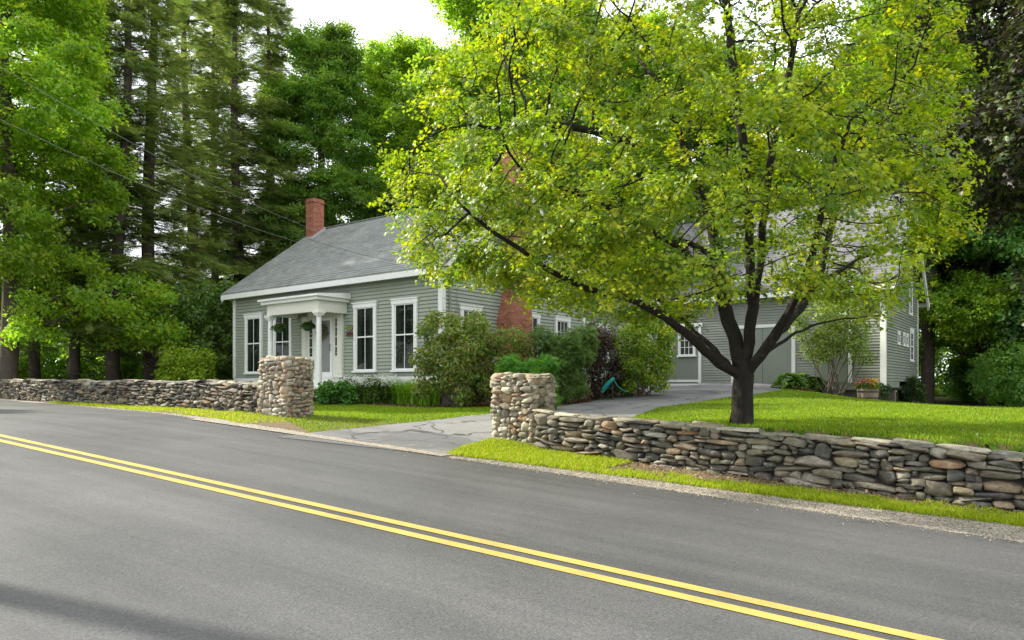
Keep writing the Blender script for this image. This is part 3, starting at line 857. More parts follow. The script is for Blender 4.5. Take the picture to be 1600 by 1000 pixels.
s = MB(); s.box(-.25, BW+.42, -OVb-.02, -OVb+.01, z(BE-SLb*OVb-.2), z(BE-SLb*OVb-.02)); s.box(-.2, BW+.4, -OVb+.011, -.041, z(BE-SLb*OVb-.12), z(BE-SLb*OVb-.09))
s.box(-.25, BW+.42, BD+OVb-.01, BD+OVb+.02, z(BE-SLb*OVb-.2), z(BE-SLb*OVb-.02)); s.build('eave_board', M['white'], barn)
for sg in (0, 1):
    s = MB(); yy = lambda y: y if not sg else BD-y
    q0 = (yy(-OVb), BE-SLb*OVb); q1 = (yy(BD/2), BR)
    s.hexa([(BW+.32, q0[0], z(q0[1]-.36)), (BW+.40, q0[0], z(q0[1]-.36)), (BW+.40, q1[0], z(q1[1]-.36)), (BW+.32, q1[0], z(q1[1]-.36))],
           [(BW+.32, q0[0], z(q0[1]-.045)), (BW+.40, q0[0], z(q0[1]-.045)), (BW+.40, q1[0], z(q1[1]-.045)), (BW+.32, q1[0], z(q1[1]-.045))])
    recalc(s.build('rake_board', M['white'], barn))
BFc = Face(lambda a, b, cc: (a, -b, z(cc))); BSc = Face(lambda a, b, cc: (BW+b, a, z(cc)))
# double doors with slanting boards
def clip(poly, ax, lim, keep_less):
    out = []
    for i in range(len(poly)):
        p, q = poly[i], poly[(i+1) % len(poly)]
        ip = (p[ax] <= lim) if keep_less else (p[ax] >= lim); iq = (q[ax] <= lim) if keep_less else (q[ax] >= lim)
        if ip: out.append(p)
        if ip != iq:
            t = (lim-p[ax])/(q[ax]-p[ax]); out.append((p[0]+t*(q[0]-p[0]), p[1]+t*(q[1]-p[1])))
    return out
dx0, dxm, dx1, dz0, dz1 = .27, 1.28, 2.29, .16, 2.42
f = MB(); BFc.box(f, dx0-.12, dx0, .0, .06, .101, dz1+.01); BFc.box(f, dx1, dx1+.12, .0, .06, .101, dz1+.01); BFc.box(f, dx0-.18, dx1+.18, 0, .075, dz1+.011, dz1+.17)
dfr = recalc(f.build('door_frame', M['white'], barn))
for (a0, a1, sg) in ((dx0, dxm-.008, 1), (dxm+.008, dx1, -1)):
    d = MB(); BFc.box(d, a0, a1, .0, .022, dz0, dz1)
    k = -3.0
    while k < 4:
        ws = .11
        quad = [(a0, k), (a1, k+(a1-a0)*.55*sg), (a1, k+(a1-a0)*.55*sg+ws-.012), (a0, k+ws-.012)]
        for (ax, lim, less) in ((1, dz0+.10, False), (1, dz1-.02, True)):
            quad = clip(quad, ax, lim, less)
            if len(quad) < 3: break
        if len(quad) >= 3:
            n = len(quad)
            d.add([BFc.fn(a, .034, c_) for a, c_ in quad] + [BFc.fn(a, .022, c_) for a, c_ in quad], [tuple(range(n))] + [(i, i+n, (i+1) % n+n, (i+1) % n) for i in range(n)])
        k += ws
    do = recalc(d.build('barn_door', M['sage_door'], barn))
    r2 = MB(); BFc.box(r2, a0, a1, .023, .05, dz0, dz0+.10); recalc(r2.build('bottom_rail', M['white'], do))
    add_window(BFc, do, a0+.12, a1-.12, 1.27, 2.22, .07, 3, 3, 0, head=.05, b=.045)
# flat garage door panels
f = MB(); BFc.box(f, 3.82, 6.02, .0, .075, 2.27, 2.40); BFc.box(f, 6.03, 6.17, .0, .06, .101, 2.27); BFc.box(f, 3.68, 3.815, .0, .06, .101, 2.27); recalc(f.build('door_frame', M['white'], barn))
for (a, b_) in ((3.83, 4.92), (4.935, 6.02)):
    d = MB(); BFc.box(d, a, b_, .0, .05, .12, 2.26); recalc(d.build('sliding_door', M['sage_door'], barn))
d = MB(); BFc.box(d, 7.0, 8.02, .0, .05, .12, 2.4); recalc(d.build('side_door', M['sage_door'], barn))
d = MB(); BFc.box(d, 8.04, 8.17, .0, .06, .101, 2.6); BFc.box(d, 6.9, 8.17, .0, .07, 2.601, 2.72); recalc(d.build('door_frame', M['white'], barn))
# gable windows of the barn
add_window(BSc, barn, 4.75, 5.45, 2.95, 4.1, .1, 2, 2, .5, flat=.35)
add_window(BSc, barn, 4.95, 5.75, 1.05, 2.2, .1, 2, 2, .5, flat=.35)
add_window(BSc, barn, 2.7, 3.5, 4.75, 5.35, .1, 2, 2, 0, flat=.35)
for (a, b_) in ((2.25, 2.7), (3.35, 3.75), (4.05, 4.45)): add_window(BSc, barn, a, b_, 1.62, 2.0, .07, 1, 1, 0, head=.06, flat=.35)
add_window(BSc, barn, 1.3, 1.85, 3.3, 3.95, .08, 2, 2, 0, flat=.35)

# ------------------------------------------------------------------ drystone walls and pillars
import bmesh
bm = bmesh.new(); bmesh.ops.create_cube(bm, size=2); bmesh.ops.subdivide_edges(bm, edges=bm.edges[:], cuts=5, use_grid_fill=True)
ST_V = np.array([v.co[:] for v in bm.verts]); ST_F = np.array([[v.index for v in f.verts] for f in bm.faces]); bm.free()
ST_S = ST_V/np.linalg.norm(ST_V, axis=1, keepdims=True)
def stone_pts(hx, hy, hz_, roundness, facets, rot=.09):
    sph = ST_S*(1.12 - .1*roundness)
    p = ST_V*(1-roundness)*.95 + sph*roundness
    for k in range(facets):
        n = RS.normal(size=3); n[1] -= .5; n /= np.linalg.norm(n); d = RS.uniform(.72, .98)
        p = p - np.maximum(0, p @ n - d)[:, None]*n*.9
    ph = RS.uniform(0, 6.28, 6)
    p = p*(1 + .05*np.sin(3.1*p[:, [1]]+ph[0]) + .04*np.sin(4.3*p[:, [0]]+ph[1])*np.cos(3.7*p[:, [2]]+ph[2]) + .025*np.sin(9*p[:, [0]]+ph[3])*np.sin(8*p[:, [2]]+ph[4]))
    p = p*[hx, hy, hz_]
    a = RS.normal(0, rot); ca, sa = math.cos(a), math.sin(a)
    return np.c_[p[:, 0]*ca - p[:, 2]*sa, p[:, 1], p[:, 0]*sa + p[:, 2]*ca]
def pack(L, hfun, wr, hr, res=.02, big=.08, align=.04):
    """irregular stacking of stones on a face: list of (u, z, w, h)"""
    n = int(L/res); sky = np.zeros(n); top = np.array([hfun((i+.5)*res) for i in range(n)]); out = []
    guard = 0
    while guard < 20000:
        guard += 1
        gap = top - sky
        i = int(np.argmin(sky + RS.uniform(0, .01, n) + (gap < .025)*1e3))
        if gap[i] < .025: break
        k = i
        while k-1 >= 0 and abs(sky[k-1]-sky[i]) < .02: k -= 1
        j = i
        while j+1 < n and abs(sky[j+1]-sky[i]) < .02: j += 1
        B = RS.rand() < big
        wd = wr[0]+(wr[1]-wr[0])*RS.rand()**1.5; ht = RS.uniform(*hr)
        if B: wd *= 1.25; ht *= 1.8
        ht = min(ht, wd*.95)
        # it may lap a little over its neighbours so that joints do not run through
        tol = align
        while k-1 >= 0 and sky[k-1]-sky[i] < tol and sky[k-1]-sky[i] > -.005 and RS.rand() < .8 and (i-k)*res < wd: k -= 1
        c = max(1, int(round(wd/res))); e = k
        while e < n and e-k < c and sky[e]-sky[i] < tol: e += 1
        if n-e < 4 and e-k >= c*.5: e = n if (sky[e:n]-sky[i] < tol).all() else e
        wd = (e-k)*res; zb = .5*sky[k:e].mean()+.5*sky[k:e].max()
        room = float(top[k:e].min() - zb)
        if room < ht*1.4: ht = max(room, .025)
        ht = min(ht, max(.03, wd*1.1))
        if wd >= wr[0]*.4 and ht > .022: out.append((k*res+wd/2, zb+ht/2, wd, ht))
        sky[k:e] = np.maximum(sky[k:e]+.01, zb+ht)
    return out
def stones_mesh(name, items, mat, parent=None):
    V = []; C = []; Fq = []; b = 0
    for pts, col in items:
        V.append(pts); Fq.append(ST_F+b); C.append(np.repeat(np.array([col]), len(pts), 0)); b += len(pts)
    return link_mesh(name, np_mesh(name, np.concatenate(V), np.concatenate(Fq), 4, np.concatenate(C), True), mat, parent)
SLATE = [((.175,.16,.125), 5), ((.23,.205,.155), 5), ((.125,.118,.10), 4), ((.27,.24,.185), 3), ((.30,.235,.16), 2), ((.31,.205,.125), .8), ((.36,.33,.27), 1.5), ((.10,.098,.092), 2)]
COBBLE = [((.40,.35,.265), 5), ((.33,.29,.22), 4), ((.49,.44,.35), 4), ((.24,.215,.17), 3), ((.40,.30,.21), 3), ((.33,.225,.145), 1), ((.57,.53,.455), 2)]
def pick(tab):
    w = np.array([t[1] for t in tab], float); c = np.array(tab[RS.choice(len(tab), p=w/w.sum())][0])
    return c*RS.uniform(.85, 1.15)*(1+RS.uniform(-.04, .04, 3))
def drystone(name, label, s0, s1, height, rnd=(.12, .62), wr=(.10, .52), hr=(.035, .105), thick=.5, tone=.92):
    items = []; Lw = s1-s0
    base = lambda u: hz(*P(s0+u, float(n_wall(s0+u))))-.05
    st = pack(Lw, lambda u: height(s0+u), wr, hr, .02, .10, .035)
    for (u, zc, wd, ht) in st:
        s_ = s0+u; n_ = float(n_wall(s_)); t = RS.uniform(.10, .17); off = RS.uniform(-.02, .045)
        q = stone_pts(wd/2*1.04+.006, t, ht/2*1.06+.004, RS.uniform(*rnd), 8)
        sl = (base(u+.2)-base(u-.2))/.4; nl = (float(n_wall(s_+.2))-float(n_wall(s_-.2)))/.4
        W_ = np.zeros_like(q); du = q[:, 0]; dn = q[:, 1] + t*.35 - off
        W_[:, 0] = (s_+du)*SX + (n_+du*nl+dn)*NX; W_[:, 1] = (s_+du)*SY + (n_+du*nl+dn)*NY
        W_[:, 2] = base(u) + sl*du + zc + q[:, 2]
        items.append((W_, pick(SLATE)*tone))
    # flat stones along the top, through the thickness
    u = 0
    while u < Lw:
        wd = RS.uniform(.3, .7); uc = u+wd/2; s_ = s0+uc; n_ = float(n_wall(s_))
        for (a, b_) in ((0, .52), (.48, 1)):
            q = stone_pts(wd/2*1.03, thick*(b_-a)/2*1.02, RS.uniform(.022, .045), .3, 5, .025)
            sl = (base(uc+.2)-base(uc-.2))/.4; W_ = np.zeros_like(q); dn = q[:, 1]+thick*(a+b_)/2-.02+RS.uniform(-.015, .015)
            W_[:, 0] = (s_+q[:, 0])*SX + (n_+dn)*NX; W_[:, 1] = (s_+q[:, 0])*SY + (n_+dn)*NY
            W_[:, 2] = base(uc)+sl*q[:, 0]+height(s_)+.012+RS.uniform(-.012, .012)+q[:, 2]
            items.append((W_, pick(SLATE)*1.35))  # caps paler than the face: light on the wall top put into colour
        u += wd
    root = empty(name, (*P((s0+s1)/2, float(n_wall((s0+s1)/2))), hz(*P((s0+s1)/2, float(n_wall((s0+s1)/2))))))
    tag(root, label, 'stone wall')
    inv = np.array(root.location)
    o = stones_mesh('wall_stones', [(a-inv, c_) for a, c_ in items], M['stone'], root)
    # rubble core
    ks = np.arange(s0, s1+.01, .4); rows = []
    V = []; Fq = []
    for s_ in ks:
        n_ = float(n_wall(s_)); b0 = hz(*P(s_, n_))-.3; h1 = b0+.25+height(s_)-.01
        for (dn, zz) in ((.06, b0), (.06, h1), (thick-.03, h1), (thick-.03, b0)): V.append((*P(s_, n_+dn), zz))
    for i in range(len(ks)-1):
        for k in range(4): Fq.append((i*4+k, i*4+(k+1) % 4, i*4+4+(k+1) % 4, i*4+4+k))
    Vn = np.array(V)-inv
    recalc(link_mesh('rubble_core', np_mesh('rubble_core', Vn, np.array(Fq), 4), M['core'], root))
    return root
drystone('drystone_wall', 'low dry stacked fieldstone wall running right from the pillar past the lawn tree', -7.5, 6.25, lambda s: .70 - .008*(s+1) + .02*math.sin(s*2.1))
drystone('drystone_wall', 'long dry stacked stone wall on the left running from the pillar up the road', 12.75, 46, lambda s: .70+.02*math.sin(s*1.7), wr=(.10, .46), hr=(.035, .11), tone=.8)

def pillar(label, s0, s1, n0, n1, top, group, bias):
    """square cobble pillar between road coordinates"""
    cx, cy = P((s0+s1)/2, (n0+n1)/2); zb = min(hz(*P(s, n)) for s in (s0, s1) for n in (n0, n1))-.06
    root = empty('stone_pillar', (cx, cy, zb)); tag(root, label, 'stone pillar', group)
    Hh = top-zb; items = []; hw, hd = (s1-s0)/2, (n1-n0)/2
    S3 = np.array([SX, SY, 0]); N3 = np.array([NX, NY, 0])
    faces = [(-S3, -N3, hw, hd), (N3*1.0, -S3, hd, hw), (S3, N3, hw, hd), (-N3, S3, hd, hw)]  # along, outward, half length, offset
    for (al, out, hl, off) in faces:
        for (u, zc, wd, ht) in pack(2*hl-.02, lambda u: Hh-.04+.03*math.sin(u*7), (.08, .25), (.055, .115), .012, .18, .03):
            t = RS.uniform(.08, .13)
            q = stone_pts(wd/2*1.05+.006, t, ht/2*1.07+.006, RS.uniform(.3, .8), 6)
            c_ = al*(u-hl+.01) + out*(off - t*.55 + RS.uniform(-.015, .03))
            W_ = c_[None] + q[:, [0]]*al[None] - q[:, [1]]*out[None] + np.array([0, 0, 1])[None]*(q[:, [2]]+zc)
            items.append((W_, pick(COBBLE)*bias))
    # top layer
    x = -hw
    while x < hw:
        wd = RS.uniform(.16, .3); y = -hd
        while y < hd:
            dd = RS.uniform(.16, .3)
            q = stone_pts(wd/2*1.1, dd/2*1.1, RS.uniform(.05, .08), .75, 3)
            c_ = S3*min(x+wd/2, hw-.06) + N3*min(y+dd/2, hd-.06)
            W_ = c_[None] + q[:, [0]]*S3 + q[:, [1]]*N3 + np.array([0,0,1])[None]*(q[:, [2]]+Hh-.03+RS.uniform(-.02, .03))
            items.append((W_, pick(COBBLE)*bias)); y += dd*.95
        x += wd*.95
    stones_mesh('pillar_stones', items, M['stone'], root)
    c = MB(); 
    pts = [S3*a*(hw-.06)+N3*b_*(hd-.06) for a, b_ in ((-1,-1),(1,-1),(1,1),(-1,1))]
    c.hexa([tuple(p+np.array([0,0,-.1])) for p in pts], [tuple(p+np.array([0,0,Hh-.06])) for p in pts])
    recalc(c.build('mortar_core', M['core'], root))
    return root
def world_of(px, depth): return ((px-CX)/F*depth, depth)
pillar('square cobblestone gate pillar at the right of the driveway joined to the low wall', 6.40, 7.26, 10.55, 11.25, CAMZ+.17, 'gate pillars', 1.0)
pillar('square cobblestone gate pillar at the left of the driveway in front of the house porch', 12.03, 12.89, 10.1, 10.8, CAMZ+.57, 'gate pillars', .92)

# ------------------------------------------------------------------ trees
def tree_obj(name, loc, rz, tmb, leaf_me, bark, leafmat):
    root = empty(name, loc, rz)
    if tmb is not None: tmb.build('trunk', bark, root, True)
    if leaf_me is not None: link_mesh('crown', leaf_me, leafmat, root)
    return root
def copy_tree(o):
    c = o.copy(); COL.objects.link(c)
    for ch in list(o.children):
        d = ch.copy(); COL.objects.link(d); d.parent = c
        for g in list(ch.children):
            e_ = g.copy(); COL.objects.link(e_); e_.parent = d
    return c

# the maple on the lawn: limbs follow the photo, twigs fill the crown
HZ0 = 11.6
limbs = [
 [(1160,700,0),(1160,668,0),(1160,640,0),(1160,612,0),(1160,590,0),(1162,570,0)],
 [(1159,592,0),(1140,576,-.1),(1110,555,-.3),(1080,530,-.6),(1050,505,-.9),(1020,484,-1.2),(975,466,-1.4),(920,452,-1.5),(870,428,-1.6),(830,405,-1.8),(770,362,-2.0),(715,318,-2.1)],
 [(1145,580,.0),(1115,548,.3),(1085,520,.6),(1055,490,.9),(1010,450,1.2),(960,415,1.4),(900,385,1.6)],
 [(1161,575,0),(1150,545,.1),(1140,500,.3),(1130,460,.5),(1122,410,.7),(1112,350,.8),(1085,280,.9),(1060,210,1.0),(1030,120,1.1)],
 [(1130,460,.5),(1095,415,.1),(1050,380,-.3),(980,340,-.8),(900,300,-1.3),(820,270,-1.6)],
 [(1163,572,0),(1172,535,-.05),(1178,480,-.1),(1172,420,-.2),(1170,340,-.2),(1165,250,-.3),(1150,160,-.4),(1140,60,-.4),(1130,-30,-.4)],
 [(1178,480,-.1),(1187,420,-.5),(1193,350,-.8),(1200,280,-1.0),(1215,190,-1.2),(1235,100,-1.3),(1250,20,-1.3)],
 [(1162,585,0),(1190,555,-.2),(1212,525,-.4),(1230,490,-.6),(1250,450,-.8),(1268,400,-1.0),(1282,340,-1.2),(1300,270,-1.4),(1330,190,-1.5)],
 [(1212,525,-.4),(1240,495,.1),(1265,460,.4),(1285,420,.6),(1295,370,.8),(1310,310,1.0),(1345,250,1.2)],
 [(1265,460,.4),(1300,430,.8),(1340,405,1.0),(1400,385,1.2),(1440,375,1.3)],
 [(1190,555,-.2),(1225,532,.2),(1245,518,.4),(1280,505,.6),(1320,496,.7),(1375,492,.8)],
 [(1122,410,.7),(1090,385,1.1),(1040,370,1.6),(980,368,2.1),(900,372,2.5)],
 [(1085,280,.9),(1010,232,.2),(930,205,-.4),(850,192,-.8),(760,200,-1.0)],
]
LR = [(.178,.15), (.085,.018), (.055,.012), (.105,.02), (.04,.01), (.10,.018), (.06,.014), (.09,.016), (.07,.014), (.045,.012), (.032,.010), (.035,.01), (.035,.01)]
limb_r = {}
nodes = []; parent = []
STEP = .2
for li, lb in enumerate(limbs):
    pts = [at(px, py, HZ0+dy) for px, py, dy in lb]
    if not nodes:
        nodes.append(pts[0]); parent.append(-1); cur = 0
    else:
        d = [(p - pts[0]).length for p in nodes]; cur = int(np.argmin(d)); 
    for qi, q in enumerate(pts[1:]):
        a = nodes[cur].copy(); seg = (q-a); m = max(1, int(round(seg.length/STEP)))
        for k in range(1, m+1):
            jit = Vector((random.gauss(0,.012), random.gauss(0,.012), random.gauss(0,.012)))
            nodes.append(a+seg*(k/m)+jit); parent.append(cur); cur = len(nodes)-1
            tt = (qi+k/m)/(len(pts)-1); limb_r[cur] = LR[li][0]*(1-tt)+LR[li][1]*tt
ctr = at(1065, 215, HZ0)
att = []
while len(att) < 5000:
    v = RS.uniform(-1, 1, 3); hh2 = v[0]**2+v[1]**2; r2 = hh2+abs(v[2])**2.3 if v[2] > 0 else max(hh2, hh2**2+abs(v[2])**4)
    if r2 > 1: continue
    if r2 < .25 and RS.rand() < .6: continue
    lump = 1 + .16*float(fbm(v[0]*2.2+v[2], v[1]*2.2-v[2]*.7, 21, 1.3))
    p = Vector((ctr.x + v[0]*4.75*lump, ctr.y + v[1]*4.0*lump, ctr.z + v[2]*(4.4 if v[2] > 0 else 3.25)*lump))
    px = CX+p.x/p.y*F; py = CY-(p.z-CAMZ)/p.y*F
    low = np.interp(px, [560,640,700,760,830,900,1000,1080,1180,1300,1400,1500], [340,430,435,455,480,500,512,490,460,470,495,360])
    if py > low or px < 590+max(0, (py-330)*.3) or px > 1515 or (px > 1455 and RS.rand() < .5): continue
    lft = np.interp(py, [-200,0,60,110,160,300], [860,760,715,680,630,585])
    if px < lft: continue
    att.append(p)
nodes, parent = colonize(nodes, parent, att, STEP, 1.5, .26, 60)
rad, ch, acc = pipe(nodes, parent, .0045, .178)
for k_, v_ in limb_r.items(): rad[k_] = max(rad[k_], v_) if k_ > 6 else v_
rad[0] = .30; rad[1] = .225; rad[2] = .195
tb = MB(); skel_mesh(tb, nodes, parent, rad, ch)
na = np.array([p[:] for p in nodes]); 
cand = np.where((acc <= 4))[0]
def px_of(p): return CX+p[:, 0]/p[:, 1]*F, CY-(p[:, 2]-CAMZ)/p[:, 1]*F
wt = np.exp(1.9*fbm(na[cand, 0]+na[cand, 2]*.6, na[cand, 1]-na[cand, 2]*.8, 57, 2.3)+RS.normal(0, .5, len(cand)))*(1+.8*(na[cand, 0] < 2.2)*(na[cand, 2] < CAMZ+3.0))
NSP, LPS = 8600, 15
sp = na[RS.choice(cand, NSP, p=wt/wt.sum())] + RS.normal(0, 1, (NSP, 3))*[.10, .10, .08]
qx, qy = px_of(sp)
low = np.interp(qx, [560,640,700,760,830,900,1000,1080,1180,1300,1400,1500], [340,430,440,460,485,515,535,525,495,500,520,370])
rt = np.hypot(sp[:, 0]-3.63, sp[:, 1]-11.6)
open_ = (rt < 2.2) & (sp[:, 0] > 2.75) & (sp[:, 2] < CAMZ+2.9) & (RS.rand(NSP) < .5)
sp = sp[(qy < low) & ~open_]; NSP = len(sp)
outw = (sp-np.array(ctr))/[4.75, 4.0, 4.0]
sn_ = RS.normal(0, .30, (NSP, 3)) + [0, 0, .85] + outw*.45
su, sw, sn3 = basis(sn_, RS.uniform(0, 6.283, NSP))
k_ = np.repeat(np.arange(NSP), LPS); nl = len(k_)
la = RS.uniform(0, 6.283, nl); lr = .15*np.sqrt(RS.rand(nl))
pos = sp[k_] + su[k_]*(lr*np.cos(la))[:, None]*1.25 + sw[k_]*(lr*np.sin(la))[:, None] + sn3[k_]*RS.normal(0, .028, (nl, 1)) - np.array([0, 0, 1.])*(lr**2)[:, None]*1.5
nr = sn3[k_] + RS.normal(0, .38, (nl, 3)) + (su[k_]*np.cos(la)[:, None]+sw[k_]*np.sin(la)[:, None])*.25
col = leaf_cols(NSP, [(.21,.285,.013), (.135,.22,.014), (.31,.35,.014), (.085,.16,.013)], .12, [.36,.30,.16,.18])[k_]*RS.uniform(.86, 1.14, (nl, 1))
hloc = Vector((at(1160, 668, HZ0).x, HZ0, hz(at(1160, 668, HZ0).x, HZ0)))
off = np.array(hloc)
tb.V = [tuple(np.array(v)-off) for v in tb.V]
me = scatter('crown', pos-off, nr, RS.uniform(.040, .075, nl), MAPLE, col)
maple = tree_obj('maple_tree', hloc, 0, tb, me, M['bark'], M['leaf_hero'])
tag(maple, 'spreading yellow green maple with dark forked trunk on the lawn behind the right stone wall', 'tree')

def broad_tree(name, seed, height, rx, crown_lo, trunk_r, cols, w, nleaf, lsz, leafmat, natt=1500, step=.5, tpl=CLUMP, bark='bark2', lean=0, top_pow=1.6, nlobe=11, lob=(.42, .62)):
    """tall broadleaf: trunk, lobed crown grown by space colonisation, leaf clumps"""
    global RS
    RS = np.random.RandomState(seed); random.seed(seed)
    nodes = [Vector((0,0,-.3))]; parent = [-1]; n = int(height*.8/step)
    for i in range(n):
        t = (i+1)/n
        nodes.append(Vector((lean*t+.12*math.sin(t*5+seed), .12*math.cos(t*4+seed), t*height*.8))); parent.append(i)
    lobes = []
    for k in range(nlobe):
        t = min(.98, max(.02, (k+.5)/nlobe+RS.uniform(-.06, .06))); hh = crown_lo + (height-crown_lo)*t**.85
        prof = math.sin(math.pi*min(1, .18+.82*t)**.8)**.7 if t < .95 else .35
        a = k*2.4+seed+RS.uniform(-.5, .5); rr = rx*prof*RS.uniform(.35, .75)
        lobes.append((np.array([rr*math.cos(a)+lean*hh/height, rr*math.sin(a), hh]), rx*RS.uniform(*lob)))
    lobes.append((np.array([lean, 0, height-rx*.45]), rx*.5))
    att = []
    while len(att) < natt:
        c_, r_ = lobes[RS.randint(len(lobes))]; v = RS.normal(size=3); v /= np.linalg.norm(v)
        p = c_ + v*r_*RS.uniform(.45, 1.0)*[1, 1, .8]
        if crown_lo*.8 < p[2] < height: att.append(p)
    nodes, parent = colonize(nodes, parent, att, step, step*6, step*1.2, 50)
    rad, ch, acc = pipe(nodes, parent, .012, trunk_r)
    rad[0] *= 1.3
    tb = MB(); skel_mesh(tb, nodes, parent, rad, ch, .014)
    na = np.array([p[:] for p in nodes]); cand = np.where((acc <= 4) & (na[:, 2] > crown_lo*.75))[0]
    idx = RS.choice(cand, nleaf)
    pos = na[idx] + RS.normal(0, 1, (nleaf, 3))*[step*.55, step*.55, step*.34]
    nr = RS.normal(0, .5, (nleaf, 3)) + [0, 0, .8] + (pos-[0, 0, height*.6])*.05
    col = leaf_cols(nleaf, cols, .2, w)
    # whole limbs differ a little in colour
    col *= (1 + .22*fbm(pos[:, 0]*.9+pos[:, 2]*.8, pos[:, 1]*.9-pos[:, 2]*.5, seed, .8))[:, None].clip(.6, 1.5)
    me = scatter('crown', pos, nr, RS.uniform(.75, 1.25, nleaf)*lsz, tpl, col)
    return tree_obj(name, (0,0,0), 0, tb, me, M[bark], leafmat)

def hemlock(name, seed, height, rmax, clear, trunk_r, cols):
    global RS
    RS = np.random.RandomState(seed); random.seed(seed)
    tb = MB(); pts = []; rr = []
    for i in range(15):
        t = i/14; pts.append((.22*math.sin(t*6+seed), .2*math.cos(t*5), -.3+t*(height+.3))); rr.append(trunk_r*(1-t)**.8*(1.3 if i == 0 else 1)+.015)
    tb.tube(pts, rr, 9)
    P_ = []; N_ = []; D_ = []; S_ = []
    hcur = clear*.35; 
    while hcur < height-.3:
        t = hcur/height
        dead = hcur < clear
        nb = RS.randint(4, 6) if not dead else 1
        for b in range(nb):
            a = RS.uniform(0, 6.28); ln = rmax*(1-t)**.75*RS.uniform(.55, 1.1)*(1.0 if t > .3 else .85+.3*t)+.25
            if RS.rand() < .15: ln *= .5
            if float(fbm(a*1.0, hcur*.55, seed, 1.0)) < -.28: ln *= .45
            d = np.array([math.cos(a), math.sin(a), 0]); base = np.array([0, 0, hcur+RS.uniform(-.2, .2)])
            rise = RS.uniform(.0, .3)*(1 if t > .5 else .3); drp = RS.uniform(.06, .16)
            K = max(3, int(ln/.45)); bp = []
            for k in range(K+1):
                u = k/K*ln; bp.append(base + d*u + np.array([0, 0, rise*u - drp*u*u/ max(ln, 1)*1.6]) + RS.normal(0, .03, 3))
            tb.tube(bp, [max(.006, .03*(1-t*.5)*(1-k/K)+.006)*(.8 if dead else 1) for k in range(K+1)], 4, False)
            if dead and RS.rand() < .72: continue
            side = np.array([-d[1], d[0], 0])
            for k in range(1 if ln < 1.5 else 2, K+1):
                for sg in (-1, 1):
                    bl = (ln*.42*(1-(k/K)*.7)+.25)*RS.uniform(.5, 1.1); m = max(1, int(bl/.22))
                    dd = (side*sg + d*.7); dd /= np.linalg.norm(dd)
                    for j in range(m):
                        q = bp[k] + dd*(j+.4)/m*bl + np.array([0, 0, -.12*((j+1)/m)**2*bl])
                        for r_ in range(3):
                            P_.append(q+RS.normal(0, .07, 3)); dv = dd + d*RS.uniform(-.2, .6) + RS.normal(0, .35, 3)*[1, 1, .45] + [0, 0, -.18]
                            D_.append(dv/np.linalg.norm(dv)); S_.append(RS.uniform(.28, .52))
                for r_ in range(2):
                    P_.append(bp[k]+RS.normal(0, .06, 3)); dv = d+RS.normal(0, .4, 3)*[1,1,.4]+[0,0,-.15]; D_.append(dv/np.linalg.norm(dv)); S_.append(RS.uniform(.28, .52))
        hcur += RS.uniform(.28, .5)*(1 if t < .75 else .75)
    pos = np.array(P_); w = np.array(D_); n = np.array([0, 0, 1.])[None] + RS.normal(0, .3, (len(pos), 3))
    n -= (n*w).sum(1, keepdims=True)*w; n /= np.linalg.norm(n, axis=1, keepdims=True); u = np.cross(w, n)
    col = leaf_cols(len(pos), cols, .25)
    me = scatter('crown', pos, None, np.array(S_), SPRAY, col, axes=(u, w, n))
    return tree_obj(name, (0,0,0), 0, tb, me, M['bark2'], M['needle'])

used = {}
def plant(kind, maker, px, depth, scale, rz, label, cat, group, sz=None):
    x = (px-CX)/F*depth
    if kind not in used: o = maker(); used[kind] = o; first = True
    else: o = copy_tree(used[kind])
    o.location = (x, depth, hz(x, depth)-.05); o.rotation_euler = (0, 0, rz)
    o.scale = (scale, scale, scale*(sz or 1))
    tag(o, label, cat, group); return o
GREEN_A = [(.19,.33,.026), (.13,.25,.024), (.29,.39,.03)]
GREEN_B = [(.16,.29,.055), (.115,.23,.05), (.23,.34,.06)]
GREEN_C = [(.205,.345,.036), (.27,.40,.038), (.14,.26,.032)]
DARKG = [(.085,.21,.045), (.12,.255,.055), (.165,.285,.05)]
HEM = [(.19,.265,.075), (.135,.21,.06), (.25,.305,.08)]
mk = {
 'mapleA': lambda: broad_tree('maple_tree', 31, 17, 5.2, 2.6, .3, GREEN_A, [.45,.3,.25], 30000, .30, M['leaf'], 1900, .42, clump_tpl(5, 8, DIAM, .5)),
 'oak': lambda: broad_tree('broadleaf_tree', 32, 21, 3.9, 5.0, .3, GREEN_B, [.45,.3,.25], 26000, .34, M['leaf'], 2000, .5, nlobe=20, lob=(.38, .6)),
 'ash': lambda: broad_tree('broadleaf_tree', 33, 21, 4.2, 6.5, .28, GREEN_C, [.4,.35,.25], 20000, .38, M['leaf'], 1500, .5, nlobe=20, lob=(.38, .58)),
 'hemA': lambda: hemlock('hemlock_tree', 41, 25, 4.3, 2.6, .33, HEM),
 'hemB': lambda: hemlock('hemlock_tree', 42, 24, 3.8, 2.8, .27, HEM),
 'darkM': lambda: broad_tree('broadleaf_tree', 34, 15, 4.6, .8, .3, DARKG, [.4,.35,.25], 24000, .40, M['leaf_dark'], 2000, .45, nlobe=30, lob=(.24, .38)),
 'copper': lambda: broad_tree('copper_maple', 35, 13, 4.4, 2.0, .28, [(.035,.035,.022), (.05,.038,.028), (.05,.08,.022), (.10,.13,.025)], [.35,.2,.25,.2], 46000, .19, M['leaf_dark'], 2600, .33, clump_tpl(4, 9, MAPLE, .5)),
}
plant('mapleA', mk['mapleA'], 12, 26.5, 1.0, .4, 'bright green maple with full crown behind the wall at far left', 'tree', 'roadside trees')
plant('mapleA', mk['mapleA'], -150, 35, 1.0, 2.0, 'green maple behind the bright maple at the far left edge', 'tree', 'roadside trees')
HG = 'hemlocks left of the house'
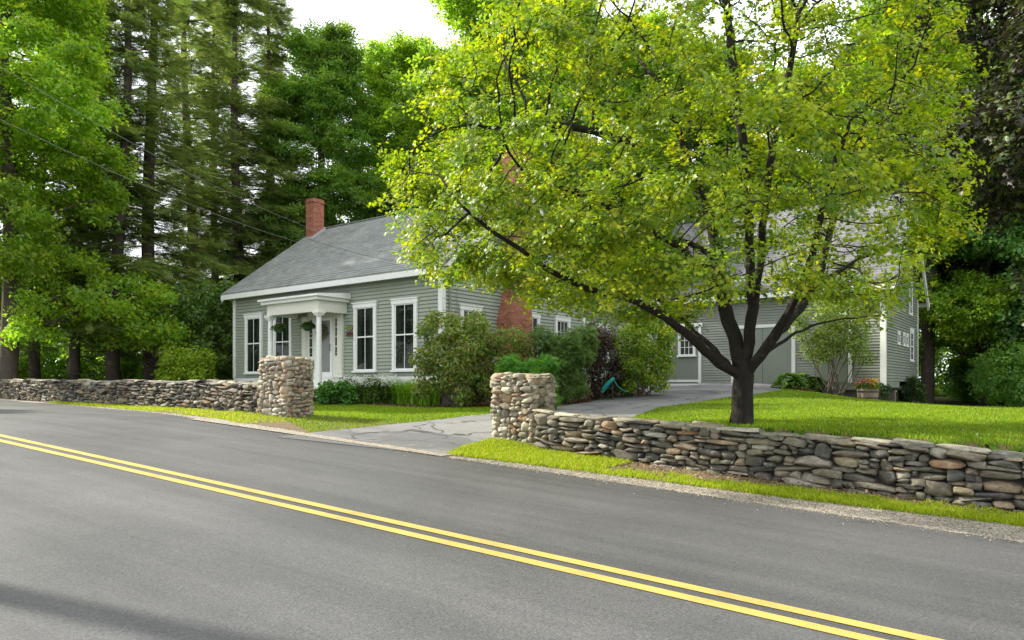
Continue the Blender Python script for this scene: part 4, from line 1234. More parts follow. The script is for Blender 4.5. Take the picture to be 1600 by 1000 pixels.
plant('hemA', mk['hemA'], 238, 33, 1.0, .0, 'hemlock with the thickest trunk, standing behind the left wall near the leafy shrubs', 'tree', HG)
plant('hemB', mk['hemB'], 188, 31, 1.0, 1.0, 'slim dark trunked hemlock left of the thick hemlock trunk', 'tree', HG)
plant('hemB', mk['hemB'], 122, 31.5, .82, 2.2, 'shorter hemlock with drooping lower boughs beside the bright maple', 'tree', HG)
plant('hemA', mk['hemA'], 296, 37, .98, 3.9, 'tall hemlock with bare upper trunk against the white sky', 'tree', HG)
plant('hemA', mk['hemA'], 372, 39, 1.02, 5.1, 'tall dense hemlock just left of the house roof', 'tree', HG)
plant('hemB', mk['hemB'], 425, 45, .86, 4.0, 'distant hemlock showing between the roof chimney and the tall hemlocks', 'tree', HG)
plant('hemB', mk['hemB'], 60, 35, .95, .4, 'dark hemlock deep in the woods behind the bright maple', 'tree', HG)
plant('hemB', mk['hemB'], 150, 43, 1.0, 2.6, 'hemlock deep behind the slim trunk and the bright maple', 'tree', HG)
plant('hemB', mk['hemB'], 336, 45, 1.05, 5.5, 'background hemlock between the two tall hemlocks by the house', 'tree', HG)
plant('hemA', mk['hemA'], 418, 41, .98, 2.2, 'hemlock closest to the left roof edge beside the sky opening', 'tree', HG)
BGp = 'broadleaf trees behind the house'
plant('oak', mk['oak'], 505, 42, .98, .3, 'rounded green broadleaf tree rising behind the roof chimney', 'tree', BGp)
plant('ash', mk['ash'], 622, 45, .99, 1.4, 'light green broadleaf tree behind the house ridge', 'tree', BGp)
plant('oak', mk['oak'], 690, 47, .97, 2.9, 'broadleaf tree between the ridge tree and the taller bright tree', 'tree', BGp)
plant('ash', mk['ash'], 765, 41, 1.14, 4.2, 'tall bright broadleaf tree behind the right end of the house', 'tree', BGp)
plant('oak', mk['oak'], 880, 46, 1.16, 5.0, 'tall broadleaf tree hidden behind the left half of the lawn maple crown', 'tree', BGp)
plant('ash', mk['ash'], 1000, 49, 1.14, .9, 'tall broadleaf tree behind the barn connection', 'tree', BGp)
plant('oak', mk['oak'], 1120, 47, 1.05, 1.9, 'broadleaf tree behind the left end of the barn', 'tree', BGp)
plant('ash', mk['ash'], 1240, 48, 1.0, 3.3, 'broadleaf tree behind the middle of the barn roof', 'tree', BGp)
plant('oak', mk['oak'], 1350, 46, 1.02, 4.4, 'broadleaf tree behind the right end of the barn', 'tree', BGp)
RG = 'woodland trees right of the barn'
plant('ash', mk['ash'], 1446, 34.5, 1.0, .4, 'dark trunked tree standing right beside the barn gable', 'tree', RG)
plant('darkM', mk['darkM'], 1588, 37, 1.05, 2.0, 'dark green tree with layered boughs to the lawn edge', 'tree', RG)
plant('darkM', mk['darkM'], 1668, 32, 1.15, 3.6, 'dark green tree at the right end of the lawn edge', 'tree', RG)
plant('ash', mk['ash'], 1500, 50, .95, 5.6, 'lighter tree deep behind the dark trees right of the barn', 'tree', RG)
plant('oak', mk['oak'], 1600, 45, .95, .8, 'tall tree deep in the woods at far right', 'tree', RG)
plant('mapleA', mk['mapleA'], 1540, 35, .95, 2.3, 'mid green maple between the barn trunk tree and the copper maple', 'tree', RG)
plant('copper', mk['copper'], 1712, 15.8, 1.0, 1.2, 'dark copper leaved maple overhanging the lawn at the right edge', 'tree', None)
for x_, y_, k_, r_, lab_ in ((-31, 21, .85, .7, 'unseen maple added across the road to darken the window reflections'), (-40, 25, .95, 3.3, 'second unseen maple added across the road to darken the window reflections')):
    o = copy_tree(used['mapleA']); o.location = (x_, y_, hz(x_, y_)-.05); o.rotation_euler = (0, 0, r_); o.scale = (k_,)*3  # added out of view so the front windows mirror leaves, not bright sky
    tag(o, lab_, 'tree', 'roadside trees')
RS = np.random.RandomState(77); random.seed(77)

# understorey as one far mass
def mass(name, blobs, n, lsz, cols, tpl=CLUMP, mat='leaf'):
    ps = []; ns = []
    for (x, y, h, r_, wt) in blobs:
        k = int(n*wt); v = RS.normal(size=(k, 3)); v /= np.linalg.norm(v, axis=1, keepdims=True)
        rr = RS.uniform(.55, 1.0, (k, 1))**.5
        lump = 1+.25*fbm(v[:, 0]*3+x, v[:, 1]*3+v[:, 2]*2, int(abs(x*7)) % 99, 1.2)[:, None]
        p = np.array([x, y, hz(x, y)+h*.45]) + v*rr*lump*[r_, r_, h*.55]
        ps.append(p); ns.append(v*.6+RS.normal(0, .4, (k, 3))+[0, 0, .5])
    p = np.concatenate(ps); nn = np.concatenate(ns); keep = p[:, 2] > Hz(p[:, 0], p[:, 1]); p = p[keep]; nn = nn[keep]
    me = scatter(name, p, nn, RS.uniform(.7, 1.3, len(p))*lsz, tpl, leaf_cols(len(p), cols, .25))
    return tag(link_mesh(name, me, M[mat]), kind='stuff')
bl = []
for k in range(26):
    px = RS.uniform(-250, 480); d = RS.uniform(40, 56); bl.append(((px-CX)/F*d, d, RS.uniform(2.5, 7), RS.uniform(2, 3.6), 1/26))
o = mass('undergrowth', bl, 30000, .42, [(.13,.26,.03), (.19,.32,.03), (.09,.19,.025)])
tag(o, 'sunlit green undergrowth deep in the woods behind the left wall', 'undergrowth')
bl = []
for k in range(26):
    d = RS.uniform(28, 46); r_ = RS.uniform(1.2, 2.6); px = RS.uniform(1448, 1950)+r_/d*F*1.15; bl.append(((px-CX)/F*d, d, RS.uniform(1.2, 4.2), r_, 1/26))
o = mass('undergrowth', [b for b in bl if not (b[0] < 20 and b[1] < 36 and b[0] < 14)], 26000, .27, DARKG+[(.13,.24,.035)], CLUMP, 'leaf')
tag(o, 'dark leafy undergrowth along the lawn edge right of the barn', 'undergrowth')
bl = []
for k in range(30):
    px = RS.uniform(1445, 2300); d = RS.uniform(50, 62); bl.append(((px-CX)/F*d, d, RS.uniform(5, 12), RS.uniform(3, 5), 1/30))
o = mass('far_woods', bl, 24000, .5, GREEN_B+GREEN_C); tag(o, 'far green woods closing the view to the right of the barn', 'woods')
bl = []
for k in range(30):
    px = RS.uniform(-500, 430); d = RS.uniform(57, 70); bl.append(((px-CX)/F*d, d, RS.uniform(5, 11), RS.uniform(3, 5), 1/30))
o = mass('far_woods', bl, 24000, .55, GREEN_B+GREEN_A); tag(o, 'far green woods behind the hemlock trunks on the left', 'woods')
bl = []
for k in range(22):
    px = RS.uniform(420, 1400); d = RS.uniform(52, 62); bl.append(((px-CX)/F*d, d, RS.uniform(5, 13), RS.uniform(3, 5), 1/22))
o = mass('far_woods', bl, 26000, .6, GREEN_B); tag(o, 'far green woods closing the view behind the house and barn', 'woods')

# ------------------------------------------------------------------ shrubs and flowers
def shrub(name, label, px, py, depth, rx, ry, h, n, lsz, cols, w=None, tpl=OVAL, mat='leaf', nb=16, cat='shrub', stems=9, lo=.12, base=None, sub=.42, up=.5, group=None, out=None):
    x = (px-CX)/F*depth; zb = hz(x, depth)
    root = empty(name, (x, depth, zb)); tag(root, label, cat, group)
    tb = MB(); ps = []; ns = []
    for k in range(nb):
        a = k*2.399+px; t = (k+.5)/nb; rr = math.sqrt(RS.uniform(.05, .8)); hh = h*(lo+(1-lo-sub*.35)*t)
        prof = (1-max(0, (hh/h-.45)/.75)**2)**.5
        c_ = np.array([rx*rr*prof*math.cos(a), ry*rr*prof*math.sin(a), hh]); r_ = sub*min(rx, h*.6)*RS.uniform(.75, 1.25)
        m = int(n/nb); v = RS.normal(size=(m, 3)); v /= np.linalg.norm(v, axis=1, keepdims=True)
        p = c_ + v*r_*(RS.uniform(.25, 1, (m, 1))**.5)*[1, 1, .85] + RS.normal(0, .03, (m, 3))
        ps.append(p); ns.append(v*.7+RS.normal(0, .45, (m, 3))+[0, 0, up])
        if k < stems or True:
            b0 = np.array([.25*rx*math.cos(a*1.7)*RS.rand(), .25*ry*math.sin(a*1.7)*RS.rand(), -.05])
            mid = (b0+c_)/2 + np.array([.1*math.cos(a), .1*math.sin(a), -.05*h])
            if k % max(1, nb//stems) == 0: tb.tube([b0, b0*.5+mid*.5+RS.normal(0,.02,3), mid, c_], [.028, .022, .016, .008], 5, False)
    p = np.concatenate(ps); nn = np.concatenate(ns); k = (p[:, 2] > .03); p = p[k]; nn = nn[k]
    if out is not None: k = out(p); p = p[k]; nn = nn[k]
    me = scatter('foliage', p, nn, RS.uniform(.7, 1.3, len(p))*lsz, tpl, leaf_cols(len(p), cols, .22, w))
    tb.build('stems', M['stem'], root, True); link_mesh('foliage', me, M[mat], root)
    return root
RHO = [(.18,.25,.055), (.12,.195,.045), (.28,.32,.08), (.23,.17,.08)]
FG = 'foundation shrubs beside the house'
shrub('rhododendron', 'large olive green rhododendron spilling over the front corner of the house', 715, 635, 20.6, 1.2, 1.0, 2.85, 8600, .12, RHO, [.4,.3,.2,.1], nb=34, group=FG, sub=.30)
shrub('rhododendron', 'second rhododendron mound left of the brick chimney base', 782, 635, 21.4, 1.05, .8, 2.35, 6000, .115, RHO, [.35,.3,.15,.2], nb=24, group=FG, sub=.30)
shrub('yew_bush', 'bright green feathery yew just behind the right pillar', 822, 628, 18.6, .78, .6, 1.38, 5200, .17, [(.085,.24,.03), (.065,.19,.028), (.13,.30,.04)], tpl=SPRAY, nb=26, sub=.3, group=FG)
shrub('yew_bush', 'dark upright yew in front of the gable wall right of the brick chimney', 882, 625, 21.6, .98, .85, 2.35, 9000, .16, [(.085,.16,.04), (.115,.20,.05), (.155,.24,.055)], tpl=SPRAY, mat='needle', nb=26, sub=.34, group=FG)
shrub('barberry', 'purple brown barberry between the dark yew and the variegated bush', 935, 618, 23.0, .85, .7, 2.55, 7000, .085, [(.06,.028,.026), (.075,.042,.032), (.055,.06,.028)], mat='leaf_dark', nb=16, group=FG)
shrub('euonymus', 'yellow topped green euonymus at the driveway end of the bed', 1003, 612, 23.4, 1.12, .85, 2.6, 10500, .10, [(.14,.25,.03), (.22,.32,.04), (.42,.42,.055), (.095,.18,.03)], [.35,.3,.15,.2], nb=26, sub=.32, group=FG)
shrub('leafy_shrub', 'low green shrub at the foot of the purple barberry', 965, 616, 23.2, .4, .35, .7, 1300, .09, [(.05,.11,.02), (.07,.14,.02)], nb=8, sub=.55)
shrub('lilac_bush', 'tall loose lilac growing against the left end of the house', 325, 596, 30, 1.5, 1.4, 5.0, 9000, .17, [(.11,.20,.045), (.15,.235,.05), (.08,.15,.035)], nb=34, stems=13, lo=.22, sub=.3)
shrub('leafy_shrub', 'sunlit yellow green bush behind the left wall beside the lilac', 294, 598, 28, 1.35, 1.0, 2.0, 6500, .13, [(.22,.33,.025), (.17,.28,.025), (.29,.37,.03)], nb=24, sub=.32)
shrub('leafy_shrub', 'green roadside bush behind the wall at the far left edge', 8, 598, 27.6, 1.3, 1, 1.35, 4000, .13, [(.13,.24,.025), (.18,.29,.03)], nb=16, sub=.35)
shrub('lilac_bush', 'airy multi stemmed lilac in front of the barn doors', 1300, 605, 25.6, 1.5, .9, 3.5, 5600, .115, [(.15,.22,.06), (.11,.18,.045), (.23,.28,.075)], nb=30, stems=12, lo=.36, sub=.26)
shrub('climbing_ivy', 'green ivy clinging below the barn corner board', 1380, 628, 25.9, .16, .16, .85, 500, .09, [(.03,.07,.025), (.045,.09,.03)], nb=8, sub=.7)
shrub('leafy_shrub', 'bush under the barn gable overhanging the crawl space', 1424, 630, 29.2, .5, .5, 1.15, 1500, .12, [(.035,.08,.02), (.05,.10,.025)], nb=10)

def blades(name, pts_fn, n, ln, wd, cols, mat='grass', lean=.35, seg=3, fold=.0):
    """upright bending leaves in one mesh"""
    xy = pts_fn(n); n = len(xy); zz = Hz(xy[:, 0], xy[:, 1])
    a = RS.uniform(0, 6.28, n); L = RS.uniform(ln*.6, ln*1.15, n); le = RS.uniform(.3, 1.3, n)*lean
    d = np.stack([np.cos(a), np.sin(a)], -1); pd = np.stack([-d[:, 1], d[:, 0]], -1)
    V = []
    for k in range(seg+1):
        t = k/seg; out = (L*le*t**1.8); up = L*t*(1-.35*le*t)
        wv = wd*(1-t**2)*RS.uniform(.8, 1.2, n)
        c = np.c_[xy+d*out[:, None], zz+up-.01]
        if k == seg: V.append(c)
        else: V.append(np.c_[c[:, :2]-pd*wv[:, None]/2, c[:, 2]]); V.append(np.c_[c[:, :2]+pd*wv[:, None]/2, c[:, 2]])
    m = 2*seg+1; A = np.stack(V, 1).reshape(-1, 3); tr = []
    for k in range(seg-1): tr += [(2*k, 2*k+1, 2*k+3), (2*k, 2*k+3, 2*k+2)]
    tr.append((2*seg-2, 2*seg-1, 2*seg))
    Fq = (np.arange(n)[:, None, None]*m + np.array(tr)[None]).reshape(-1, 3)
    return np_mesh(name, A, Fq, 3, np.repeat(cols(n, xy), m, 0))

def local(me, loc):
    n = len(me.vertices); a = np.zeros(n*3, np.float32); me.vertices.foreach_get('co', a)
    a = a.reshape(-1, 3)-np.array(loc, np.float32); me.vertices.foreach_set('co', a.ravel()); me.update(); return me
# day lilies: one clump after another along the bed
x0, y0 = G(566, 629); x1, y1 = G(668, 634)
for k in range(8):
    t = k/7; cx, cy = x0+(x1-x0)*t+RS.uniform(-.08, .08), y0+(y1-y0)*t+.22+RS.uniform(-.08, .1)
    loc = (cx, cy, hz(cx, cy))
    me = blades('daylily', lambda n: np.array([cx, cy])+RS.normal(0, .13, (n, 2)), 420, .86, .026, lambda n, xy: leaf_cols(n, [(.17,.35,.03), (.25,.43,.035), (.12,.26,.025)], .2), lean=.6, seg=5)
    o = link_mesh('daylily', local(me, loc), M['grass']); o.location = loc
    tag(o, 'arching strap leaved daylily clump in the row at the front edge of the house bed', 'plant', 'daylilies edging the house bed')
shrub('peony', 'dark green leafy peony left of the daylilies at the porch step', 527, 627, 21.9, .62, .5, .72, 2600, .11, [(.07,.20,.03), (.10,.24,.035), (.055,.15,.028)], nb=16, sub=.42, cat='plant')
fl = shrub('white_flower_bush', 'low bush covered in white flowers below the front windows', 572, 622, 22.8, 1.15, .4, .85, 1500, .11, [(.06,.12,.02), (.08,.15,.02)], nb=12, sub=.45, cat='plant')
k = 300; a = RS.uniform(0, 6.28, k); r_ = np.sqrt(RS.rand(k)); p = np.c_[1.1*r_*np.cos(a), .4*r_*np.sin(a), RS.uniform(.58, .86, k)]
PET = clump_tpl(5, 3, DIAM, .55)
tag(link_mesh('blossoms', scatter('blossoms', p, RS.normal(0, .4, (k, 3))+[0,-.3,.8], RS.uniform(.07, .13, k), PET, leaf_cols(k, [(.72,.72,.68), (.6,.62,.5)], .1)), M['petal'], fl), kind='stuff')
HOS = (np.array([(0,0,0),(.3,.3,.1),(.32,.6,.12),(0,1,-.12),(-.32,.6,.12),(-.3,.3,.1),(0,.5,.02)]), np.array([(0,1,6),(1,2,6),(2,3,6),(3,4,6),(4,5,6),(5,0,6)]))
for i, (px, py, sc_) in enumerate(((1232,609,1.0),(1252,610,1.05),(1274,610,.8),(1296,609,.85),(1318,609,.8),(1338,610,.75))):
    x, y = G(px, py); y += .35; x = (px-CX)/F*y
    root = empty('hosta', (x, y, hz(x, y))); tag(root, 'broad leaved hosta mound in the bed along the barn front', 'plant', 'hostas along the barn')
    n = 150; a = RS.uniform(0, 6.28, n); t = RS.rand(n); r_ = .42*t*sc_
    pos = np.c_[r_*np.cos(a), r_*np.sin(a), .12+.38*sc_*(1-t)+.04*RS.rand(n)]
    w = np.c_[np.cos(a), np.sin(a), .25-.7*t]; w /= np.linalg.norm(w, axis=1, keepdims=True)
    nn = np.array([0,0,1.])[None]-w*w[:, 2:3]; nn /= np.linalg.norm(nn, axis=1, keepdims=True); u = np.cross(w, nn)
    link_mesh('leaves', scatter('leaves', pos, None, RS.uniform(.2, .3, n), HOS, leaf_cols(n, [(.05,.13,.02), (.08,.17,.025), (.12,.2,.04)], .15), axes=(u, w, nn)), M['leaf'], root)

# ------------------------------------------------------------------ grass
def verge_pts(n):
    s = RS.uniform(-9, 24, n*3); s = np.where(RS.rand(n*3) < .55, RS.uniform(-4, 7.5, n*3), s)
    n0 = n_grass(s); n1 = n_wall(s)+.1; nn = n0 + (n1-n0)*RS.rand(n*3)
    x, y = P(s, nn); cover = fbm(x, y, 5, 1.7) + fbm(x, y, 6, 5)*.75 + .62
    frac = (nn-n0)/(n1-n0)
    cover = cover - 1.5*sstep((frac-.3)/.45)*(s < 4.5) - .35*((s > 12.5) & (s < 17))*1.0 + .5*((s > 4.5) & (s < 7.5))
    keep = (cover > RS.uniform(-.45, .55, n*3)) & ~inpoly(x, y, DRIVE_POLY)
    keep &= ~((s > 7.2) & (s < 12.2) & (nn > 8.3) & (inpoly(x, y, DRIVE_POLY)))
    keep &= ~((s > 12.0) & (s < 12.9) & (nn > 10.1)) & ~((s > 7.4) & (s < 11.5))
    return np.c_[x, y][keep][:n]
VC = lambda n, xy: leaf_cols(n, [(.27,.37,.012), (.36,.42,.014), (.19,.30,.014), (.40,.35,.08)], .2, [.4,.3,.22,.08])
me = blades('verge_grass', verge_pts, 65000, .085, .011, VC, lean=.7, seg=2)
tag(link_mesh('verge_grass', me, M['grass']), 'short yellow green grass on the verge between wall and road', 'grass', None, 'stuff')
def lawn_pts(poly, lo, hi, bias):
    def f(n):
        x = RS.uniform(lo[0], hi[0], n*6); y = lo[1]+(hi[1]-lo[1])*RS.rand(n*6)**bias
        k = inpoly(x, y, poly) & ~inpoly(x, y, DRIVE_POLY) & (np.abs(x/y) < .95) & (sn(x, y)[1] > n_edge(sn(x, y)[0])+.25)
        return np.c_[x, y][k][:n]
    return f
def LC(n, xy):
    c = leaf_cols(n, [(.155,.26,.012), (.21,.31,.014), (.29,.345,.02), (.11,.20,.012)], .18, [.35,.3,.15,.2])
    return c*(1+.16*fbm(xy[:, 0], xy[:, 1], 15, .8))[:, None]
me = blades('lawn_grass', lawn_pts(LAWN_R, (0, 8), (22, 27.5), 1.2), 150000, .07, .013, LC, lean=.6, seg=2)
tag(link_mesh('lawn_grass', me, M['grass']), 'mown green grass of the lawn behind the right wall', 'grass', None, 'stuff')
me = blades('lawn_grass', lawn_pts(LAWN_L, (-12, 11), (1, 25), 1.0), 75000, .07, .013, LC, lean=.6, seg=2)
tag(link_mesh('lawn_grass', me, M['grass']), 'mown green grass of the front lawn between left pillar and house', 'grass', None, 'stuff')
# white clover heads in the lawn
xy = lawn_pts(LAWN_R, (0, 8), (22, 27.5), 1.2)(1500); k = fbm(xy[:, 0], xy[:, 1], 33, 1.1) > .1; xy = xy[k]
p = np.c_[xy, Hz(xy[:, 0], xy[:, 1])+.06]
tag(link_mesh('clover_flowers', scatter('clover_flowers', p, RS.normal(0,.3,(len(p),3))+[0,-.3,1], RS.uniform(.014,.024,len(p)), PET, leaf_cols(len(p), [(.6,.6,.5)], .1)), M['petal']), 'white clover heads scattered through the lawn', 'clover', None, 'stuff')
# dry leaves at the wall foot and on the verge, chips on the mulch
def litter_pts(n):
    s = RS.uniform(-8, 5.5, n); f = RS.rand(n)**.6; nn = n_grass(s)+.15+(n_wall(s)-n_grass(s)-.1)*f
    return np.c_[P(s, nn)]
xy = litter_pts(3800); p = np.c_[xy, Hz(xy[:, 0], xy[:, 1])+RS.uniform(.008, .03, len(xy))]
tag(link_mesh('fallen_leaves', scatter('fallen_leaves', p, RS.normal(0,.45,(len(p),3))+[0,0,1], RS.uniform(.03,.065,len(p)), OVAL, leaf_cols(len(p), [(.26,.18,.11), (.20,.12,.075), (.34,.26,.18)], .25)), M['litter']), 'dry brown leaves lying along the foot of the right wall', 'fallen leaves', None, 'stuff')
OCT = (np.array([(1,0,0),(-1,0,0),(0,1,0),(0,-1,0),(0,0,.7),(0,0,-.7)]), np.array([(0,2,4),(2,1,4),(1,3,4),(3,0,4),(2,0,5),(1,2,5),(3,1,5),(0,3,5)]))
n = 13000; s_ = RS.uniform(-5, 24, n); s_[:8000] = RS.uniform(-4, 8, 8000); e_ = n_edge(s_); g_ = n_grass(s_)
nn_ = e_-.12+(g_-e_+.35)*RS.rand(n); st_ = RS.rand(n) < .05; nn_ = np.where(st_, e_-RS.exponential(.18, n), nn_)
x_, y_ = P(s_, nn_); p = np.c_[x_, y_, Hz(x_, y_)+.010]
tag(link_mesh('loose_gravel', scatter('loose_gravel', p, RS.normal(0,.5,(n,3))+[0,0,1], RS.uniform(.003,.0095,n), OCT, leaf_cols(n, [(.34,.30,.24), (.24,.21,.17), (.48,.44,.37), (.16,.15,.13)], .15)), M['stone']), 'loose pale gravel along the road shoulder', 'gravel', None, 'stuff')
def bed_pts(n):
    b = np.array(BED); x = RS.uniform(b[:, 0].min(), b[:, 0].max(), n*3); y = RS.uniform(b[:, 1].min(), b[:, 1].max(), n*3)
    k = inpoly(x, y, BED); return np.c_[x, y][k][:n]
xy = bed_pts(6000); p = np.c_[xy, Hz(xy[:, 0], xy[:, 1])+RS.uniform(.01, .03, len(xy))]
tag(link_mesh('bark_chips', scatter('bark_chips', p, RS.normal(0,.4,(len(p),3))+[0,0,1], RS.uniform(.03,.08,len(p)), OVAL, leaf_cols(len(p), [(.12,.065,.04), (.07,.035,.025), (.22,.14,.09)], .3)), M['litter']), 'reddish bark chips mulching the house bed', 'mulch', None, 'stuff')

# ------------------------------------------------------------------ small things
# half barrel planter
y = 25.3; x = (1356-CX)/F*y; zb = hz(x, y)
br = empty('barrel_planter', (x, y, zb)); tag(br, 'half whiskey barrel planter full of yellow and pink flowers at the barn corner', 'planter')
b_ = MB(); n = 20
b_.lathe([(.27,-.03), (.31,.1), (.335,.25), (.34,.38), (.34,.44), (.30,.44), (.30,.40)], 26); b_.build('barrel', M['wood'], br)
for zz in (.09, .30):
    h_ = MB(); r0 = .316 if zz < .2 else .342; h_.lathe([(r0,zz), (r0+.008,zz), (r0+.01,zz+.05), (r0+.002,zz+.05)], 26); h_.build('hoop', M['hoop'], br)
n = 900; a = RS.uniform(0, 6.28, n); r_ = .36*np.sqrt(RS.rand(n)); p = np.c_[r_*np.cos(a), r_*np.sin(a), .42+.34*RS.rand(n)*(1-r_/.6)]
link_mesh('foliage', scatter('foliage', p, RS.normal(0,.5,(n,3))+[0,0,.6], RS.uniform(.07,.12,n), OVAL, leaf_cols(n, [(.10,.18,.03), (.15,.22,.04)], .2)), M['leaf'], br)
n = 120; a = RS.uniform(0, 6.28, n); r_ = .37*np.sqrt(RS.rand(n)); p = np.c_[r_*np.cos(a), r_*np.sin(a), .47+.32*RS.rand(n)]
cc = np.where((p[:, :1] < -.02), leaf_cols(n, [(.55,.10,.10), (.6,.3,.25), (.45,.05,.06)], .15), leaf_cols(n, [(.75,.38,.02), (.8,.5,.03)], .12))
tag(link_mesh('flowers', scatter('flowers', p, RS.normal(0,.4,(n,3))+[0,-.5,.7], RS.uniform(.07,.12,n), PET, cc), M['petal'], br), kind='stuff')
# timber edging of the barn bed
for i, (pa, pb, dz) in enumerate((((1268,612),(1306,613.5),0),((1304,613.5),(1345,614.5),0),((1285,612),(1335,613.5),.09))):
    xa, ya = G(*pa); xb, yb = G(*pb); yb = ya = (ya+yb)/2; xa = (pa[0]-CX)/F*ya; xb = (pb[0]-CX)/F*yb
    o = MB(); c0 = Vector(((xa+xb)/2, ya+.06*(i == 2), hz((xa+xb)/2, ya)+.05+dz)); hl = (xb-xa)/2
    o.tube([(-hl,0,.01), (-hl*.3,.02,0), (hl*.4,-.01,.0), (hl,0,-.03)], [.05,.055,.055,.045], 9)
    ob = o.build('edging_log', M['wood'], None, True); ob.location = c0
    tag(ob, ['short weathered log edging the left part of the barn hosta bed', 'weathered log edging the barn bed beside the barrel planter', 'log lying on top of the other two edging logs of the barn bed'][i], 'log', 'logs edging the barn bed')
# hose
y = 22.4; x = (957-CX)/F*y; zb = hz(x, y)
hs = MB(); topz = CAMZ+(603-588)/F*y-zb
for k in range(7):
    w_ = .30+.02*k; dr_ = .33+.022*k; pts = []
    for j in range(17):
        t = j/16; ang = math.pi*t
        pts.append((-.02-w_*math.sin(ang)*(.55+.45*t)+.012*k-.06*math.sin(ang), -.02*k+.03*math.cos(ang), topz-.05-(dr_)*(1-abs(2*t-1)**1.6)*1.0+ .0*t))
    hs.tube(pts, .011, 6)
hs.tube([(0,-.03,topz), (.05,-.06,topz-.14), (.12,-.1,topz-.27), (.2,-.14,topz-.36), (.33,-.2,topz-.44), (.42,-.24,max(.02, topz-.47))], .012, 6)
ho = empty('garden_hose', (x, y, zb)); hs.build('hose', M['teal'], ho, True)
tag(ho, 'teal garden hose draped in loops over a low stake among the shrubs', 'hose')
st = MB(); st.tube([(0,0,-.05), (0,0,topz+.03)], .018, 8); st.tube([(0,.02,topz), (0,-.1,topz+.0), (0,-.1,topz+.04)], .012, 6); st.build('stake', M['iron'], ho)

def house_pt(a, b, h): return Vector((HB.x+.795*a+.6066*b, HB.y-.6066*a+.795*b, CAMZ+h))
# hanging baskets from the porch beam
for (px, py, bq, lab) in ((436, 513, -1.1, 'hanging fern basket at the left end of the porch beam'), (481, 510, -.65, 'hanging fern basket beside the porch door sidelight')):
    k = (px-CX)/F; ox, oz = HB.x+.6066*bq, HB.y+.795*bq; t = (k*oz-ox)/(.795+k*.6066); Zd = oz-.6066*t
    loc = Vector((ox+.795*t, Zd, CAMZ+(CY-py-3)/F*Zd))
    root = empty('hanging_basket', loc, ANG); tag(root, lab, 'hanging plant', 'hanging baskets on the porch')
    b_ = MB(); b_.lathe([(.09,-.09), (.14,-.03), (.16,.05), (.14,.05)], 18); b_.build('basket', M['pot'], root)
    up = CAMZ+2.42-loc.z if bq < -1 else CAMZ+2.70-loc.z
    h_ = MB()
    for q in range(3):
        a = q*2.09; h_.tube([(.15*math.cos(a), .15*math.sin(a), .05), (0,0,.36)], .004, 4)
    h_.tube([(0,0,.36), (0,0,up)], .005, 4); h_.build('hanger', M['iron'], root)
    n = 420; a = RS.uniform(0, 6.28, n); t_ = RS.rand(n); r_ = .05+.2*t_
    pos = np.c_[r_*np.cos(a), r_*np.sin(a), .06+.10*RS.rand(n)-.12*t_**2+.04]
    link_mesh('foliage', scatter('foliage', pos, RS.normal(0,.4,(n,3))+[0,0,.8], RS.uniform(.06,.11,n), OVAL, leaf_cols(n, [(.05,.12,.02), (.09,.17,.025), (.035,.08,.016)], .2)), M['leaf'], root)
# wreath
loc = house_pt((D0+D1)/2, -.12, 1.86); wr = empty('door_wreath', loc, ANG); tag(wr, 'round wreath of dried leaves hanging on the grey front door', 'wreath')
ring = MB(); ring.tube([(.17*math.cos(q*.3927), 0, .19*math.sin(q*.3927)) for q in range(17)], .03, 6, False); ring.build('ring', M['stem'], wr)
n = 420; a = RS.uniform(0, 6.28, n); r_ = .17+RS.normal(0, .05, n); pos = np.c_[r_*np.cos(a), RS.uniform(-.06, .02, n), 1.12*r_*np.sin(a)]
link_mesh('foliage', scatter('foliage', pos, RS.normal(0,.5,(n,3))+[0,-1,0], RS.uniform(.05,.09,n), OVAL, leaf_cols(n, [(.16,.15,.07), (.09,.10,.04), (.26,.22,.12), (.35,.3,.2)], .2)), M['leaf'], wr)
# plaques
pq = house_pt(-4.14, -.03, 1.94); po = empty('oval_plaque', pq, ANG); tag(po, 'small oval green plaque on the clapboards right of the front door', 'plaque')
m = MB(); m.V = []; 
def oval(mb, rx, rz_, y0, y1, n=24):
    b = len(mb.V)
    for yv in (y0, y1):
        for k in range(n): mb.V.append((rx*math.cos(6.2832*k/n), yv, rz_*math.sin(6.2832*k/n)))
    mb.F.append(tuple(b+k for k in range(n))); mb.F.append(tuple(b+n+k for k in range(n))[::-1])
    for k in range(n): mb.F.append((b+k, b+n+k, b+n+(k+1) % n, b+(k+1) % n))
oval(m, .16, .10, -.03, .02); recalc(m.build('plate', M['brass'], po))
m = MB(); m.tube([(.15*math.cos(q*.2618), -.034, .09*math.sin(q*.2618)) for q in range(25)], .006, 5, False); m.build('rim', M['wood'], po)
pq = house_pt(-4.14, -.03, 1.73); po = empty('name_plaque', pq, ANG); tag(po, 'dark red rectangular plaque below the oval plaque by the door', 'plaque')
m = MB(); m.box(-.16, .16, -.025, .02, -.07, .07); m.build('plate', M['redplaque'], po)
m = MB(); m.box(-.15, .15, -.03, -.026, -.058, -.052); m.box(-.15, .15, -.03, -.026, .052, .058); m.build('border', M['wood'], po)
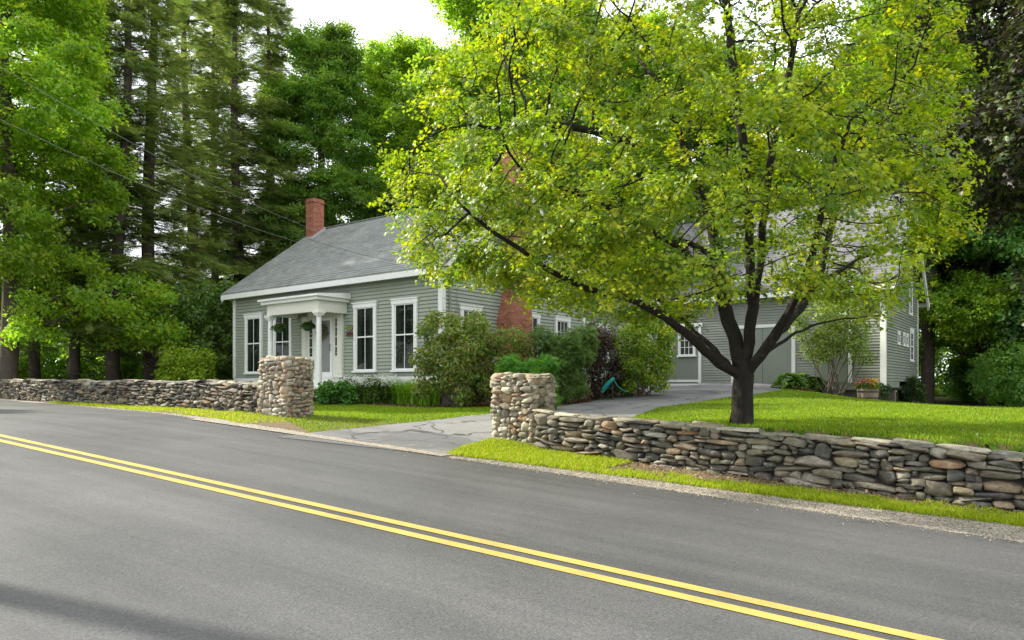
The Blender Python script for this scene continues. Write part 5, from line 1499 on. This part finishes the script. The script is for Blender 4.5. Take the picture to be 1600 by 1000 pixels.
# utility pole on the near verge (its shadow crosses the road) and the service wires
pp = Vector((*P(11.0, .25), 0)); pp.z = hz(pp.x, pp.y)
up = empty('utility_pole', pp); tag(up, 'wooden utility pole on the near side of the road casting the road shadow', 'utility pole')
m = MB(); m.tube([(0,0,-.5), (0,0,4), (0,0,9.4)], [.15,.135,.11], 12); m.build('pole', M['pole'], up)
m = MB(); m.box(-.9, .9, -.06, .06, 8.6, 8.72); m.build('crossarm', M['pole'], up)
A = house_pt(.25, .1, 3.62)
for i, (h0, px, sag, mat, lab) in enumerate(((5.75, 0, 1.0, 'wire', 'uppermost thin service wire crossing from the left to the house corner'), (5.15, 1, 1.0, 'cable', 'middle service cable from the left edge down to the house corner'), (4.75, 2, .95, 'wire', 'lowest service wire from the left edge to the house corner'))):
    B = Vector((pp.x+.15, pp.y, CAMZ+h0)); pts = []
    for k in range(41):
        t = k/40; q = B.lerp(A+Vector((0, 0, -.05*i)), t); q.z -= 4*sag*t*(1-t); pts.append(q-B)
    m = MB(); m.tube(pts, [.003 if i != 1 else (.004 if k < 36 else .02) for k in range(41)], 6)
    ob = m.build('service_wire', M[mat], None); ob.location = B; tag(ob, lab, 'wire', 'service wires to the house')

# ------------------------------------------------------------------ light, sky, camera
SUN_AZ = (-.947, .322); SUN_EL = R(36)
sd = Vector((SUN_AZ[0]*math.cos(SUN_EL), SUN_AZ[1]*math.cos(SUN_EL), math.sin(SUN_EL))).normalized()
sun = bpy.data.lights.new('sun', 'SUN'); sun.energy = 5.0; sun.angle = R(1.0); sun.color = (1, .94, .83)
so = bpy.data.objects.new('sun', sun); COL.objects.link(so); so.location = (0, 0, 30)
so.rotation_euler = (-sd).to_track_quat('-Z', 'Y').to_euler()
wd = bpy.data.worlds.new('World'); sc.world = wd; wd.use_nodes = True
nt = wd.node_tree; N = nt.nodes; L = nt.links
bg = N['Background']
sky = N.new('ShaderNodeTexSky'); sky.sky_type = 'NISHITA'; sky.sun_disc = False
sky.sun_elevation = SUN_EL; sky.sun_rotation = math.atan2(sd.x, sd.y)
# thin white overcast over most of the sky
tc = N.new('ShaderNodeTexCoord')
cn = noise(N, L, tc.outputs['Generated'], 2.2, 6, .55)
cm = ramp(N, L, cn, [(.30, (.72,.72,.72)), (.55, (.97,.97,.97))])
L.new(mix(N, L, cm, sky.outputs['Color'], (9.6, 9.9, 10.2)), bg.inputs['Color'])
bg.inputs['Strength'].default_value = .1
cam = bpy.data.cameras.new('camera'); co = bpy.data.objects.new('camera', cam); COL.objects.link(co)
co.location = (0, 0, CAMZ); co.rotation_euler = (R(90), 0, 0)
cam.sensor_width = 36; cam.lens = 36*F/1600; cam.shift_y = (CY-500)/1600; cam.clip_end = 600; cam.clip_start = .05
sc.camera = co
sc.view_settings.view_transform = 'Standard'; sc.view_settings.look = 'None'
sc.view_settings.exposure = 1.05; sc.view_settings.gamma = 1
sc.cycles.max_bounces = 8; sc.cycles.diffuse_bounces = 3; sc.cycles.transmission_bounces = 4
sc.cycles.use_denoising = True
sc.cycles.denoising_prefilter = 'NONE'
sc.cycles.sample_clamp_indirect = 4
